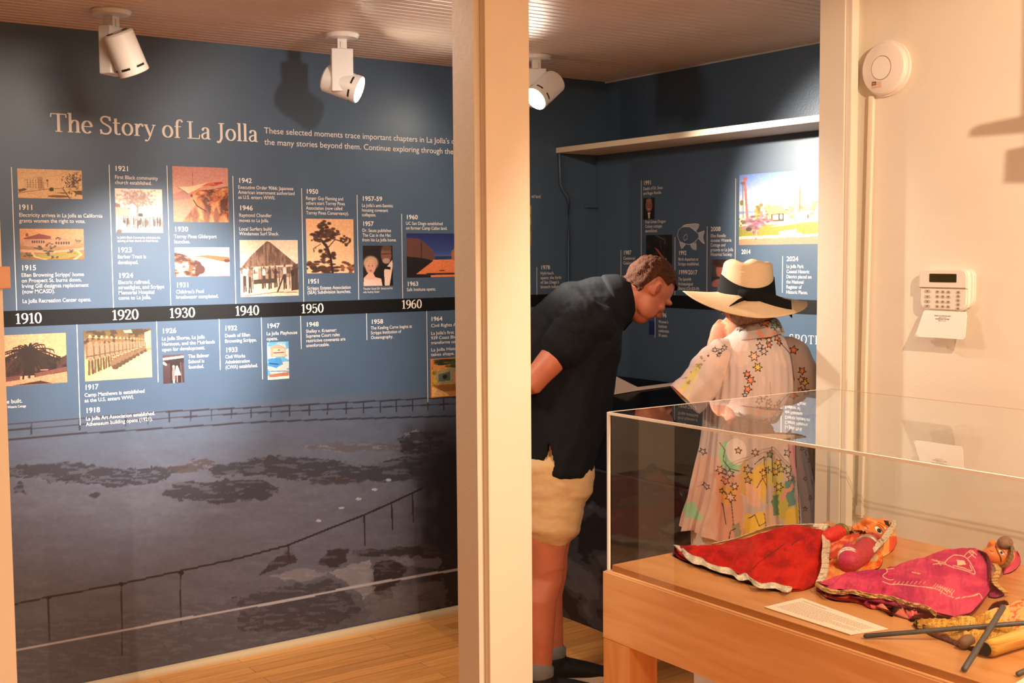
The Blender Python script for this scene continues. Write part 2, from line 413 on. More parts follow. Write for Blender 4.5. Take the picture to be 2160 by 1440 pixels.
def photo(wl, x0, y0, x1, y1, fn, label, res=1.5, k=2, name='printed_photo'):
    a, b = wl.uv(wl.at(x0, y0)), wl.uv(wl.at(x1, y1))
    nu = int(abs(x1-x0)*res); nv = int(abs(y1-y0)*res)
    me = grid_mesh(name, sheet(wl, a[0], a[1], b[0], b[1], nu, nv, k), nu, nv)
    me.flip_normals()
    U, V = np.meshgrid(np.linspace(0, 1, nu+1), np.linspace(0, 1, nv+1))
    pt = Paint(U.ravel(), V.ravel()); fn(pt); setcol(me, pt.c**1.3)
    o = link(name, me, M_PRINT, wl.root); o['label'] = label; return o
def crown(p, cx, cy, rx, ry, col, n=26, seed=1, a=.9):
    g = random.Random(seed)
    for _ in range(n):
        q = g.random()*6.283; d = g.random()**.6
        j = g.uniform(.7, 1.25)
        p.ell(cx+rx*d*math.cos(q), cy+ry*d*math.sin(q), rx*.24, ry*.2, [c*j for c in col], a, soft=.5, nz=.3, ns=14, seed=seed)
def grain(p, amt=.12, s=40, seed=3): p.mult(1+amt*(fbm(p.u*s, p.v*s, seed)-.5)*2)
# --- the prints (u right, v down, 0..1)
SE = (214, 176, 130); SD = (86, 58, 40)
def ph_street(p):
    p.grad([(0, (212, 172, 126)), (.6, (222, 186, 140)), (1, (206, 162, 116))])
    p.poly([(.10, .32), (.38, .26), (.41, .68), (.10, .72)], (212, 176, 130)); p.poly([(.30, .28), (.38, .26), (.41, .68), (.32, .7)], (188, 148, 106))
    for i in range(6):
        for j in range(4): p.ell(.15+i*.042, .39+j*.075, .009, .022, (138, 100, 66))
    p.poly([(0, .72), (.10, .66), (.14, .72), (.02, .80)], (110, 78, 50)); p.line([(0, .83), (.45, .68), (.7, .63)], .018, (146, 108, 70))
    p.poly([(0, .86), (.5, .69), (.72, .66), (1, .8), (1, 1), (0, 1)], (220, 182, 134))
    p.ell(.515, .675, .035, .06, (70, 50, 34)); p.ell(.515, .72, .04, .025, (60, 44, 30)); p.line([(.455, .62), (.455, .40)], .008, (140, 104, 70)); p.ell(.455, .38, .018, .04, (120, 90, 60))
    g = random.Random(4)
    for k in range(90):
        x, y = .84+g.gauss(0, .075), .38+g.gauss(0, .17); L = g.uniform(.05, .12); a = g.uniform(-.6, 2.6)
        p.line([(x, y), (x+L*math.cos(a)*.5, y+L*math.sin(a))], .016, g.choice([(104, 74, 52), (84, 58, 40), (132, 98, 70)]))
    p.line([(.70, .68), (.8, 1)], .02, (126, 90, 62)); p.ell(.62, .92, .17, .04, (120, 84, 56), .9); p.ell(.70, .80, .10, .018, (126, 90, 60)); p.poly([(.86, .72), (1, .7), (1, .86), (.9, .84)], (112, 80, 56)); grain(p)
def ph_house(p):
    p.grad([(0, (222, 166, 116)), (.35, (216, 160, 116)), (.6, (170, 130, 84)), (1, (150, 112, 60))])
    p.poly([(.28, .34), (1, .30), (1, .45), (.28, .45)], (196, 150, 110))
    p.poly([(.06, .30), (.30, .16), (.48, .24), (.48, .34), (.06, .34)], (146, 80, 56)); p.poly([(.09, .16), (.12, .14), (.14, .24), (.09, .26)], (150, 84, 60))
    p.poly([(.08, .33), (.48, .33), (.50, .50), (.80, .44), (.80, .55), (.30, .60), (.05, .55)], (196, 150, 116))
    for i in range(6): p.ell(.19+i*.035, .42, .012, .05, (84, 54, 38)); p.ell(.56+i*.04, .46, .014, .05, (92, 60, 44))
    p.poly([(0, .66), (.5, .72), (1, .6), (1, .68), (.5, .79), (0, .74)], (206, 160, 122))
    p.poly([(.14, .80), (.5, .80), (.86, .72), (.9, .86), (.7, .97), (.3, .98)], (164, 142, 50))
    for s, x, y, rx in ((3, .47, .55, .08), (4, .42, .78, .09), (6, .8, .76, .07), (7, .13, .84, .08), (8, .6, .3, .05), (9, .3, .62, .08), (2, .52, .92, .06), (5, .9, .4, .05)): crown(p, x, y, rx, rx*1.2, (86, 66, 30), 12, s)
    p.line([(.18, .74), (.22, .9), (.4, 1)], .04, (206, 162, 118)); p.line([(.88, .7), (.95, .84), (.84, 1)], .05, (210, 166, 120)); grain(p)
def ph_church(p):
    p.grad([(0, (236, 214, 194)), (.5, (240, 222, 206)), (1, (238, 218, 198))])
    p.poly([(0, .32), (.1, .36), (.12, .6), (0, .62)], (160, 128, 114)); p.poly([(0, .42), (.3, .42), (.3, .62), (0, .64)], (210, 184, 166)); p.poly([(.63, .42), (1, .44), (1, .62), (.63, .62)], (244, 232, 220))
    g = random.Random(8)
    for k in range(420):
        x, y = .46+g.gauss(0, .17), .22+g.gauss(0, .085); p.ell(x, y, g.uniform(.012, .03), g.uniform(.012, .028), g.choice([(186, 150, 136), (160, 124, 110), (206, 174, 158), (172, 138, 124)]), .55, soft=.6)
    p.line([(.47, .36), (.46, .64), (.44, .95)], .04, (190, 154, 136)); p.line([(.47, .42), (.36, .3)], .02, (176, 140, 124)); p.line([(.47, .42), (.58, .28)], .02, (176, 140, 124))
    for i in range(40):
        x = .16+i*.021+g.uniform(-.01, .01); y = .70+g.uniform(-.03, .05); c = g.choice([(78, 58, 48), (112, 88, 76), (232, 212, 196), (140, 112, 98), (92, 72, 60)])
        p.ell(x, y+.06, .013, .09, c, .9); p.ell(x, y-.045, .009, .015, (150, 112, 92)); p.line([(x, y+.12), (x+g.uniform(-.01, .01), y+.2)], .012, c, .8)
    p.poly([(.48, .56), (.57, .56), (.57, .63), (.48, .63)], (84, 72, 58)); p.ell(.08, .92, .16, .17, (240, 226, 212)); p.ell(.07, .99, .06, .07, (130, 106, 90)); p.poly([(.2, .93), (1, .87), (1, 1), (.1, 1)], (240, 220, 202)); grain(p, .08)
def ph_glider(p):
    p.grad([(0, (206, 144, 130)), (.3, (216, 162, 142)), (.45, (222, 166, 134)), (1, (216, 142, 96))])
    p.line([(.35, .07), (.36, .34)], .008, (150, 92, 86)); p.poly([(.6, .42), (1, .33), (1, .4), (.6, .46)], (158, 112, 104)); p.poly([(0, .5), (.2, .42), (.36, .56), (0, .62)], (196, 140, 124))
    m = p.inside([(.38, .50), (.46, .42), (.7, .40), (1, .37), (1, 1), (.14, 1), (.3, .76)]); wx = fbm(p.u*5, p.v*5, 3)*1.4
    t = fbm(p.u*9+wx*2, p.v*7+wx*3, 9); p.put(m, (198, 124, 72)); p.put(m & (t > .54), (216, 150, 96), .9); p.put(m & (t > .62), (230, 172, 120), .9); p.put(m & (t < .42), (150, 84, 46), .9); p.put(m & (t < .35), (108, 58, 34), .9)
    for x, w in ((.36, .05), (.56, .06), (.74, .05)): p.ell(x+.03, .90, w, .17, (134, 84, 62), .7, soft=.7)
    p.poly([(0, .62), (.3, .58), (.36, .72), (.16, 1), (0, 1)], (222, 160, 132), .9); p.line([(.36, .60), (.42, .70), (.58, .80)], .02, (88, 50, 34))
    p.poly([(.08, .37), (.30, .36), (.62, .28), (.5, .37), (.27, .49)], (240, 206, 170)); p.line([(.08, .37), (.27, .49)], .014, (150, 116, 104)); p.poly([(.27, .49), (.5, .37), (.46, .42), (.33, .52)], (222, 140, 90))
    p.poly([(.5, .345), (.62, .29), (.88, .255), (.92, .285), (.62, .335)], (226, 110, 70)); p.poly([(.74, .275), (.88, .255), (.92, .285), (.76, .31)], (200, 46, 34)); p.poly([(.62, .335), (.9, .295), (.72, .335)], (110, 62, 50)); p.ell(.33, .52, .022, .028, (140, 64, 44)); grain(p, .08)
def ph_cove(p):
    p.grad([(0, (224, 222, 226)), (.3, (230, 214, 214)), (.36, (228, 200, 200)), (1, (196, 150, 156))])
    t = fbm(p.u*8, p.v*26, 5); p.put((p.v > .36) & (t > .56), (232, 206, 206), .6)
    p.poly([(.28, .30), (.6, .26), (1, .34), (1, .44), (.9, .5), (.5, .34)], (214, 118, 70)); p.ell(.95, .46, .06, .06, (110, 60, 40))
    m = p.inside([(0, .16), (.14, .22), (.3, .36), (.46, .5), (.52, .78), (.4, 1), (0, 1)]); t = fbm(p.u*9, p.v*9, 2)
    p.put(m, (190, 98, 60)); p.put(m & (t < .48), (92, 42, 28)); p.put(m & (t > .62), (240, 200, 170)); p.ell(.45, .76, .09, .16, (100, 48, 32)); p.ell(.02, .62, .06, .12, (250, 220, 196)); grain(p, .1)
def ph_shack(p):
    p.grad([(0, (226, 200, 174)), (.35, (232, 212, 190)), (.7, (214, 188, 166)), (1, (230, 204, 180))])
    m = p.inside([(.46, .02), (.52, .04), (.98, .44), (.02, .48), (.2, .26)]); t = fbm(p.u*34, p.v*6, 4); p.put(m, (140, 110, 92)); p.put(m & (t > .55), (162, 132, 112), .8); p.put(m & (t < .42), (118, 88, 72), .8)
    p.line([(.01, .49), (.99, .44)], .018, (200, 174, 150)); p.poly([(.9, .44), (1, .42), (1, .9), (.9, .9)], (104, 80, 66)); p.poly([(.3, .50), (.9, .47), (.9, .66), (.3, .7)], (150, 122, 104), .7)
    g = random.Random(5); t = fbm(p.u*30, p.v*12, 7); p.put((p.v > .48) & (p.v < .6) & (t > .54), (96, 70, 56), .7)
    for x in (.20, .36, .66, .84): p.line([(x, .48), (x+.01, .86)], .018, (128, 100, 82))
    for x, y, s, c in ((.07, .58, 1.1, (236, 216, 198)), (.16, .60, 1.1, (150, 122, 104)), (.40, .58, .9, (232, 212, 196)), (.50, .58, .95, (96, 72, 58)), (.60, .57, .9, (84, 62, 52)), (.76, .56, 1.05, (226, 204, 188)), (.90, .60, 1., (70, 52, 44)), (.97, .58, 1., (84, 62, 52))):
        p.ell(x, y, .03*s, .075*s, c, .95); p.ell(x, y-.10*s, .016*s, .026*s, (126, 90, 72)); p.line([(x-.01, y+.06), (x-.014, y+.30*s)], .026, (84, 62, 52)); p.line([(x+.014, y+.06), (x+.02, y+.29*s)], .026, (96, 72, 60))
    p.poly([(.22, .70), (.62, .68), (.62, .76), (.22, .78)], (90, 70, 58)); p.line([(.74, .64), (.63, .93)], .028, (84, 62, 52)); p.line([(.08, .98), (.6, .93), (.98, .94)], .016, (160, 126, 104)); grain(p, .1)
def ph_tree(p):
    p.grad([(0, (232, 186, 146)), (1, (236, 196, 158))])
    for x, y, rx, ry, n, s in ((.42, .16, .17, .12, 26, 1), (.36, .30, .24, .12, 40, 2), (.2, .38, .1, .08, 12, 6), (.82, .40, .11, .09, 20, 3), (.66, .26, .1, .07, 12, 9), (.15, .56, .05, .06, 6, 4), (.4, .68, .19, .13, 26, 5), (.14, .87, .2, .1, 24, 7), (.4, .92, .3, .1, 30, 8), (.88, .88, .18, .12, 24, 11)):
        crown(p, x, y, rx, ry, (92, 60, 42) if s < 10 else (140, 92, 66), n, s)
    p.line([(.34, .42), (.44, .54), (.5, .7), (.54, 1)], .05, (66, 42, 30)); p.line([(.44, .54), (.6, .38), (.8, .42)], .02, (78, 50, 36)); p.line([(.44, .5), (.3, .36)], .025, (78, 50, 36)); p.line([(.3, .46), (.14, .55)], .014, (88, 58, 42)); grain(p, .08)
def ph_couple(p):
    p.grad([(0, (44, 32, 28)), (1, (32, 24, 22))])
    p.poly([(.56, 1), (.6, .52), (1, .36), (1, 1)], (24, 20, 20)); p.poly([(.7, .62), (.98, .36), (1, .5), (.88, 1), (.72, 1)], (232, 206, 190))
    p.ell(.78, .22, .18, .23, (150, 104, 84), soft=.2); p.ell(.80, .06, .17, .07, (110, 84, 74), soft=.4); p.ell(.78, .38, .13, .07, (186, 160, 146), soft=.4); p.line([(.62, .21), (.96, .2)], .02, (70, 46, 40)); p.poly([(.68, .51), (.92, .53), (.92, .60), (.68, .58)], (20, 16, 16))
    p.ell(.26, .43, .25, .18, (196, 166, 138), soft=.3); p.ell(.25, .52, .17, .19, (214, 166, 142), soft=.15); p.ell(.25, .62, .04, .02, (180, 110, 96)); p.ell(.19, .50, .02, .012, (110, 76, 62)); p.ell(.31, .50, .02, .012, (110, 76, 62))
    p.poly([(.2, .66), (.32, .66), (.4, .78), (.6, .82), (.64, 1), (0, 1), (.02, .8)], (226, 182, 160)); p.poly([(.04, .84), (.6, .84), (.64, 1), (.02, 1)], (230, 202, 188)); grain(p, .06)
def ph_court(p):
    p.grad([(0, (46, 54, 116)), (.4, (66, 86, 142)), (.55, (110, 120, 150)), (1, (60, 40, 30))])
    p.poly([(0, .1), (.2, .12), (.40, .38), (.42, .60), (0, .62)], (120, 82, 70)); p.line([(.22, .2), (.22, .6)], .015, (70, 46, 42)); p.poly([(1, .06), (.9, .14), (.68, .4), (.66, .7), (1, .7)], (176, 118, 84)); p.line([(.86, .2), (.86, .66)], .012, (96, 62, 50))
    p.poly([(.42, .52), (.68, .52), (.68, .58), (.42, .6)], (58, 70, 110)); p.poly([(.40, .60), (.70, .60), (.95, .92), (.12, .92)], (226, 140, 92)); p.poly([(0, .52), (.24, .56), (.4, .62), (.14, .92), (.4, 1), (0, 1)], (36, 26, 24)); p.poly([(.86, .55), (1, .5), (1, 1), (.84, .86)], (34, 26, 24))
    p.line([(.3, .91), (.72, .91)], .02, (96, 56, 40)); p.line([(.53, .62), (.53, .82)], .01, (200, 120, 80)); p.ell(.53, .85, .05, .015, (140, 80, 56)); p.poly([(.36, .95), (.84, .94), (.9, 1), (.36, 1)], (230, 146, 100)); grain(p, .08)
def ph_palm(p):
    p.grad([(0, (222, 172, 132)), (.45, (222, 172, 132)), (1, (210, 158, 122))])
    g = random.Random(2); t = fbm(p.u*10, p.v*10, 4); p.put((p.v > .40+.1*np.sin(p.u*9)) & (p.v < .82), (70, 48, 42)); p.put((p.v > .46) & (p.v < .8) & (t > .56), (100, 70, 60), .8); p.put((p.v > .46) & (p.v < .8) & (t < .4), (48, 32, 28), .8)
    for k in range(31):
        a = R(-185+k*12.5); L = g.uniform(.30, .44); x, y = .47, .34; q = []
        for u in np.linspace(0, 1, 7): q.append((x+math.cos(a)*L*u, y+math.sin(a)*L*u*.85+.20*u*u))
        p.line(q, .026, g.choice([(58, 40, 34), (74, 52, 44), (50, 34, 30)]))
        for j, (u, v) in enumerate(q[2:]): p.line([(u, v), (u+.02*math.cos(a+1.2), v+.06)], .012, (62, 42, 36))
    p.poly([(.38, .3), (.56, .3), (.54, .82), (.40, .82)], (58, 40, 34)); p.ell(.47, .36, .13, .12, (54, 36, 32))
    p.poly([(0, .84), (.34, .80), (.34, .90), (0, .94)], (124, 84, 72)); p.poly([(.54, .78), (1, .68), (1, .76), (.56, .86)], (130, 88, 76)); p.poly([(0, .93), (.36, .89), (1, .78), (1, 1), (0, 1)], (214, 154, 120)); p.poly([(.2, 1), (.62, .93), (.8, 1)], (78, 50, 42)); p.ell(.68, .72, .06, .012, (190, 140, 116)); grain(p, .12)
def ph_troop(p):
    p.grad([(0, (120, 96, 60)), (.3, (150, 122, 84)), (.6, (206, 172, 128)), (1, (226, 190, 142))])
    t = fbm(p.u*14, p.v*14, 4); p.put((p.v < .26) & (t < .52), (84, 66, 40), .9); p.poly([(.9, .08), (1, .04), (1, .4), (.9, .4)], (216, 186, 146)); p.poly([(.5, .60), (1, .44), (1, 1), (.05, 1)], (230, 194, 148)); p.poly([(.58, .02), (.7, .01), (.72, .08), (.6, .07)], (206, 170, 150))
    pos = []; x = .09; s = 1.
    for i in range(15): pos.append((x, s)); x += .088*s; s *= .93
    for x, s in pos[::-1]:
        y = .17+.10*(1-s)
        p.line([(x-.02*s, y+.42*s), (x-.028*s, y+.70*s)], .036*s, (122, 98, 72)); p.line([(x+.02*s, y+.42*s), (x+.028*s, y+.68*s)], .036*s, (104, 82, 58))
        p.ell(x, y+.24*s, .046*s, .20*s, (166, 136, 110)); p.line([(x-.05*s, y+.14*s), (x-.056*s, y+.38*s)], .024*s, (140, 112, 88)); p.line([(x+.05*s, y+.14*s), (x+.052*s, y+.38*s)], .022*s, (126, 100, 78)); p.line([(x-.045*s, y+.34*s), (x+.045*s, y+.33*s)], .018*s, (92, 70, 50))
        p.ell(x, y, .022*s, .045*s, (150, 108, 82)); p.ell(x, y-.038*s, .042*s, .014*s, (178, 148, 112)); p.ell(x, y-.06*s, .021*s, .034*s, (196, 166, 128))
    for i in range(9):
        x = .43+i*.058; s = .93**i; y = .66-.032*i
        p.ell(x, y+.02, .052*s, .085*s, (140, 114, 88)); p.ell(x+.02*s, y+.09*s, .05*s, .05*s, (104, 82, 60)); p.ell(x, y-.085*s, .021*s, .032*s, (150, 110, 84)); p.ell(x, y-.115*s, .036*s, .014*s, (190, 160, 122))
    grain(p, .1)
def ph_school(p):
    p.grad([(0, (110, 84, 84)), (.2, (96, 74, 76)), (1, (84, 62, 64))]); p.poly([(0, .1), (1, .05), (1, .12), (0, .18)], (232, 216, 206)); p.poly([(0, .22), (1, .14), (1, .3), (0, .3)], (64, 48, 50)); p.ell(.08, .3, .12, .05, (230, 214, 206), rot=30); p.poly([(.34, .3), (.9, .3), (.9, 1), (.34, 1)], (60, 46, 48))
    p.ell(.5, .42, .06, .05, (206, 180, 164)); p.ell(.66, .44, .06, .05, (196, 166, 150)); p.poly([(.44, .46), (.56, .46), (.58, .9), (.42, .9)], (160, 136, 130)); p.poly([(.6, .48), (.74, .48), (.84, .74), (.54, .74)], (238, 224, 216)); p.line([(.66, .74), (.66, .95)], .07, (170, 140, 130)); p.line([(.5, .9), (.5, 1)], .08, (220, 206, 198)); p.line([(.84, .3), (.88, 1)], .05, (120, 96, 96)); grain(p, .1)
def ph_play(p):
    p.grad([(0, (140, 186, 206)), (.2, (226, 212, 196)), (.5, (196, 204, 206)), (1, (222, 200, 176))])
    t = fbm(p.u*3, p.v*12, 6); p.put(t > .58, (96, 168, 206), .8); p.poly([(.14, .12), (.5, .06), (.86, .16), (.86, .4), (.16, .4)], (226, 170, 148)); p.poly([(.28, .18), (.8, .18), (.8, .38), (.28, .38)], (232, 190, 170)); p.line([(.3, .29), (.78, .29)], .02, (130, 80, 70)); p.line([(.5, .22), (.58, .22)], .02, (130, 80, 70))
    p.poly([(.02, .44), (.6, .42), (.7, .6), (.4, .7), (.05, .62)], (86, 152, 198)); p.line([(.1, .56), (.5, .6)], .03, (50, 86, 120)); p.line([(.62, .46), (.7, .6)], .05, (120, 150, 170)); p.line([(0, .77), (1, .8)], .03, (110, 160, 186)); p.poly([(.06, .86), (1, .82), (1, .92), (.06, .94)], (190, 128, 108)); p.poly([(0, .94), (1, .92), (1, 1), (0, 1)], (238, 226, 208)); grain(p, .1)
def ph_bunga(p):
    p.grad([(0, (214, 150, 90)), (.5, (206, 160, 100)), (1, (196, 140, 80))]); crown(p, .6, .1, .5, .14, (84, 86, 50), 40, 3); crown(p, .1, .4, .12, .2, (190, 176, 70), 14, 5)
    p.poly([(.12, .34), (.5, .26), (1, .3), (1, .66), (.16, .66)], (170, 160, 120)); p.poly([(.2, .4), (.5, .36), (.5, .58), (.2, .6)], (110, 118, 98)); p.ell(.36, .48, .06, .06, (60, 62, 54)); p.poly([(.6, .36), (1, .34), (1, .68), (.6, .66)], (214, 150, 110)); p.poly([(.68, .42), (.84, .42), (.84, .68), (.68, .66)], (70, 60, 60)); p.poly([(.05, .68), (1, .68), (1, .86), (.3, .86)], (160, 116, 70)); p.poly([(0, .7), (.4, .9), (.5, 1), (0, 1)], (230, 190, 130)); crown(p, .06, .62, .08, .05, (180, 170, 60), 8, 8); grain(p, .14)
    for e in ([(0, 0), (0, 1)], [(0, 0), (1, 0)], [(0, 1), (1, 1)]): p.line(e, .05, (226, 150, 70))
def ph_man(p):
    p.grad([(0, (26, 20, 20)), (1, (18, 14, 14))]); p.ell(.5, .36, .3, .3, (166, 110, 92), soft=.2); p.ell(.5, .12, .26, .1, (170, 130, 116), soft=.4); p.ell(.5, .52, .1, .02, (230, 200, 190)); p.ell(.38, .34, .05, .02, (60, 40, 36)); p.ell(.62, .34, .05, .02, (60, 40, 36)); p.poly([(.38, .68), (.62, .68), (.56, 1), (.48, 1)], (232, 220, 206)); p.line([(.53, .72), (.53, 1)], .05, (150, 130, 80)); p.poly([(0, .8), (.4, .66), (.48, 1), (0, 1)], (22, 18, 18)); p.poly([(1, .8), (.62, .66), (.58, 1), (1, 1)], (22, 18, 18))
def ph_boats(p):
    p.grad([(0, (34, 28, 28)), (1, (26, 20, 22))]); t = fbm(p.u*7, p.v*7, 3); p.put(t > .6, (70, 56, 54), .8); p.poly([(.32, .3), (.46, .34), (.74, .58), (.7, .62)], (176, 96, 66)); p.line([(.4, .02), (.74, .12), (.72, .2)], .03, (110, 104, 104)); p.line([(.54, .14), (.58, .34)], .02, (120, 110, 106)); p.ell(.76, .6, .04, .05, (150, 140, 136)); p.ell(.86, .86, .1, .04, (136, 40, 50)); p.ell(.3, .7, .04, .1, (60, 56, 56)); grain(p, .15)
def ph_cottage(p):
    p.grad([(0, (116, 146, 210)), (.22, (176, 190, 224)), (.42, (236, 228, 226)), (.52, (240, 226, 208)), (1, (226, 168, 130))])
    p.poly([(0, .52), (.6, .5), (1, .46), (1, .52), (0, .56)], (150, 170, 200))
    crown(p, .3, .52, .11, .12, (176, 140, 60), 26, 2); crown(p, .66, .56, .08, .07, (170, 164, 60), 16, 3); crown(p, .95, .53, .07, .1, (176, 156, 80), 16, 6); crown(p, .8, .52, .06, .08, (196, 156, 80), 12, 8); crown(p, .48, .5, .1, .05, (206, 150, 90), 14, 9)
    for k in range(9): p.line([(.77-.012*k-.01, .28+k*.028), (.77, .26+k*.028), (.77+.012*k+.01, .29+k*.028)], .012, (164, 136, 84))
    p.line([(.77, .22), (.77, .55)], .012, (140, 112, 70))
    p.poly([(.36, .52), (.42, .46), (.54, .46), (.58, .53), (.58, .66), (.40, .66)], (226, 182, 120)); p.poly([(.42, .58), (.58, .57), (.58, .68), (.42, .68)], (96, 72, 58)); p.poly([(.44, .59), (.51, .59), (.51, .66), (.44, .66)], (240, 220, 176)); p.ell(.545, .62, .02, .035, (206, 200, 206))
    p.line([(.37, .45), (.37, .52)], .02, (236, 214, 186)); p.poly([(.70, .56), (.9, .54), (.92, .58), (.68, .6)], (186, 196, 168)); p.poly([(.70, .59), (.88, .58), (.88, .69), (.70, .69)], (226, 222, 176)); p.poly([(.70, .59), (.74, .59), (.74, .68), (.70, .68)], (136, 186, 160)); p.ell(.87, .63, .012, .03, (120, 80, 60))
    p.poly([(0, .74), (.3, .72), (.6, .72), (1, .70), (1, .87), (0, .88)], (160, 152, 50)); p.poly([(.38, .76), (.6, .70), (.88, .70), (.6, .74)], (236, 204, 176)); p.poly([(.52, .82), (.74, .79), (.74, .84), (.8, .84), (.8, .87), (.52, .88)], (240, 206, 186))
    p.poly([(0, .88), (1, .86), (1, .90), (0, .92)], (240, 214, 178)); p.poly([(0, .92), (1, .90), (1, 1), (0, 1)], (222, 150, 120))
    crown(p, .2, .70, .16, .1, (190, 132, 146), 40, 4); crown(p, .34, .64, .1, .08, (176, 124, 130), 20, 7); crown(p, .2, .84, .05, .1, (196, 140, 140), 12, 5); p.ell(.13, .78, .04, .03, (90, 70, 40))
    p.line([(.07, .08), (.10, .5), (.11, .64)], .032, (196, 128, 116)); p.ell(.075, .06, .03, .03, (190, 120, 110)); p.line([(.045, .12), (.055, .62)], .01, (130, 104, 70)); p.ell(.045, .12, .03, .02, (150, 110, 100)); p.ell(.03, .40, .025, .04, (150, 140, 70)); p.line([(.03, .4), (.03, .56)], .008, (140, 110, 80)); crown(p, .03, .66, .05, .07, (120, 120, 50), 10, 12); grain(p, .06)
def ph_face(p):
    p.grad([(0, (110, 92, 76)), (1, (90, 84, 90))]); p.ell(.5, .4, .28, .34, (206, 130, 106), soft=.2); p.ell(.42, .12, .34, .16, (90, 56, 40), soft=.3); p.poly([(0, .64), (1, .6), (1, .72), (0, .8)], (60, 62, 74)); p.ell(.4, .9, .4, .2, (196, 130, 126), soft=.3); p.ell(.9, .2, .14, .2, (196, 186, 150)); grain(p, .1)
def ph_blue(p):
    p.grad([(0, (60, 70, 130)), (1, (40, 52, 110))]); grain(p, .2)
def ph_misc(p):
    p.grad([(0, (196, 160, 84)), (.5, (206, 176, 120)), (1, (150, 120, 80))]); crown(p, .8, .4, .3, .3, (120, 110, 60), 20, 3); grain(p, .15)
# ------------------------------ left wall
mural = thing('timeline_mural', (2.26, YL-.002, 1.2), 'large blue printed timeline mural headed The Story of La Jolla covering the left wall', 'mural', 'printed wall murals')
WL = Wall('L', mural)
ZT = 1.02
M_VINYL = mat('blue_wall_vinyl', (70, 89, 110), .40, var=.05, vscale=5)
bm = B(); box(bm, (.62, YL-OFF, ZT), (XL-.002, YL-.0001, ZC-.006)); link('printed_field', bm, M_VINYL, mural)
nu, nv = 900, 262
P = sheet(WL, .62, .026, XL-.002, ZT, nu, nv, 1); me = grid_mesh('printed_seascape', P, nu, nv)
gx, gy = pxw(P.reshape(-1, 3)); p = Paint(gx, gy)
yt = np.interp(gx, [0, 1260], [905, 820])                            # height of the far railing in the print
hz = np.clip((gy-(yt-110))/260, 0, 1)[:, None]
p.c = np.array([70, 89, 110])/255*(1-hz)+np.array([90, 90, 101])/255*hz
t = fbm(gx/60, gy/14, 2); p.mult(1+.16*(t-.5)*hz[:, 0])
t2 = fbm(gx/9, gy/5, 7); p.mult(1+.14*(t2-.5)*hz[:, 0])
dk = (44, 42, 50)
def rail(pts, w, c=dk, a=.9): p.line(pts, w, c, a)
rail([(-200, 917), (17, 895), (345, 868), (540, 859), (900, 840), (1300, 820)], 3.4); rail([(-200, 930), (17, 907), (345, 882), (540, 870), (965, 851), (1300, 836)], 2.8)
for x in (66, 168, 265, 312, 357, 402, 446, 488, 530, 572, 611, 652, 691, 730, 767, 802, 836, 870, 903, 936, 970, 1003):
    yy = np.interp(x, [17, 345, 540, 900, 1300], [895, 868, 859, 840, 820]); rail([(x, yy), (x, yy+np.interp(x, [0, 500, 960], [24, 21, 25]))], 3)
rail([(-200, 945), (20, 927), (170, 914), (345, 903), (540, 890), (700, 884), (965, 877), (1300, 866)], 3.6)
def rock(pts, col=(46, 45, 52), nz=10, a=.8, seed=3):
    wx = (fbm(gx/14, gy/7, seed)-.5)*nz*2.6; wy = (fbm(gx/14, gy/7, seed+9)-.5)*nz*1.6
    q = Paint(gx+wx, gy+wy); m = q.inside(pts); tt = fbm(gx/22, gy/4.5, seed+3)
    p.put(m & (tt < .60), col, a); p.put(m & (tt >= .60), [c*1.45 for c in col], a*.6)
rock([(-200, 985), (22, 983), (150, 974), (215, 984), (300, 990), (350, 984), (400, 980), (330, 1018), (240, 1028), (160, 1018), (60, 1004), (-200, 1010)])
rock([(340, 985), (420, 968), (470, 978), (380, 1000)], (70, 62, 64)); rock([(440, 985), (560, 962), (660, 965), (730, 975), (760, 985), (840, 965), (930, 955), (1000, 960), (1000, 1010), (860, 1012), (700, 1018), (600, 1008), (520, 1000), (450, 1005)])
rock([(340, 1040), (380, 1018), (470, 1012), (560, 1014), (592, 1030), (570, 1050), (460, 1062), (390, 1056)]); rock([(100, 1010), (160, 1006), (155, 1016), (105, 1016)]); rock([(185, 1045), (205, 1036), (215, 1042), (200, 1052)], nz=4); rock([(28, 1040), (36, 1018), (44, 1014), (56, 1040)], nz=5)
rock([(620, 940), (700, 935), (900, 938), (880, 950), (700, 952)], (84, 78, 82), 8)
rock([(650, 1012), (760, 1006), (770, 1018), (660, 1022)], (60, 54, 58))
# right end of the print, very dark with a soft left boundary
m = np.clip((gx-870-(fbm(gx/20, gy/20, 5)-.5)*60)/55, 0, 1)*np.clip((gy-900)/60, 0, 1); p.put(m, (26, 24, 27), .93)
m = np.clip((gx-840)/70, 0, 1)*np.clip((gy-862)/40, 0, 1); p.put(m, (44, 42, 48), .55)
rock([(852, 915), (880, 905), (905, 930), (870, 935)], (150, 146, 150), 5, .5); rock([(840, 925), (870, 910), (940, 905), (930, 950), (850, 960)], (40, 36, 40), 8, .7)
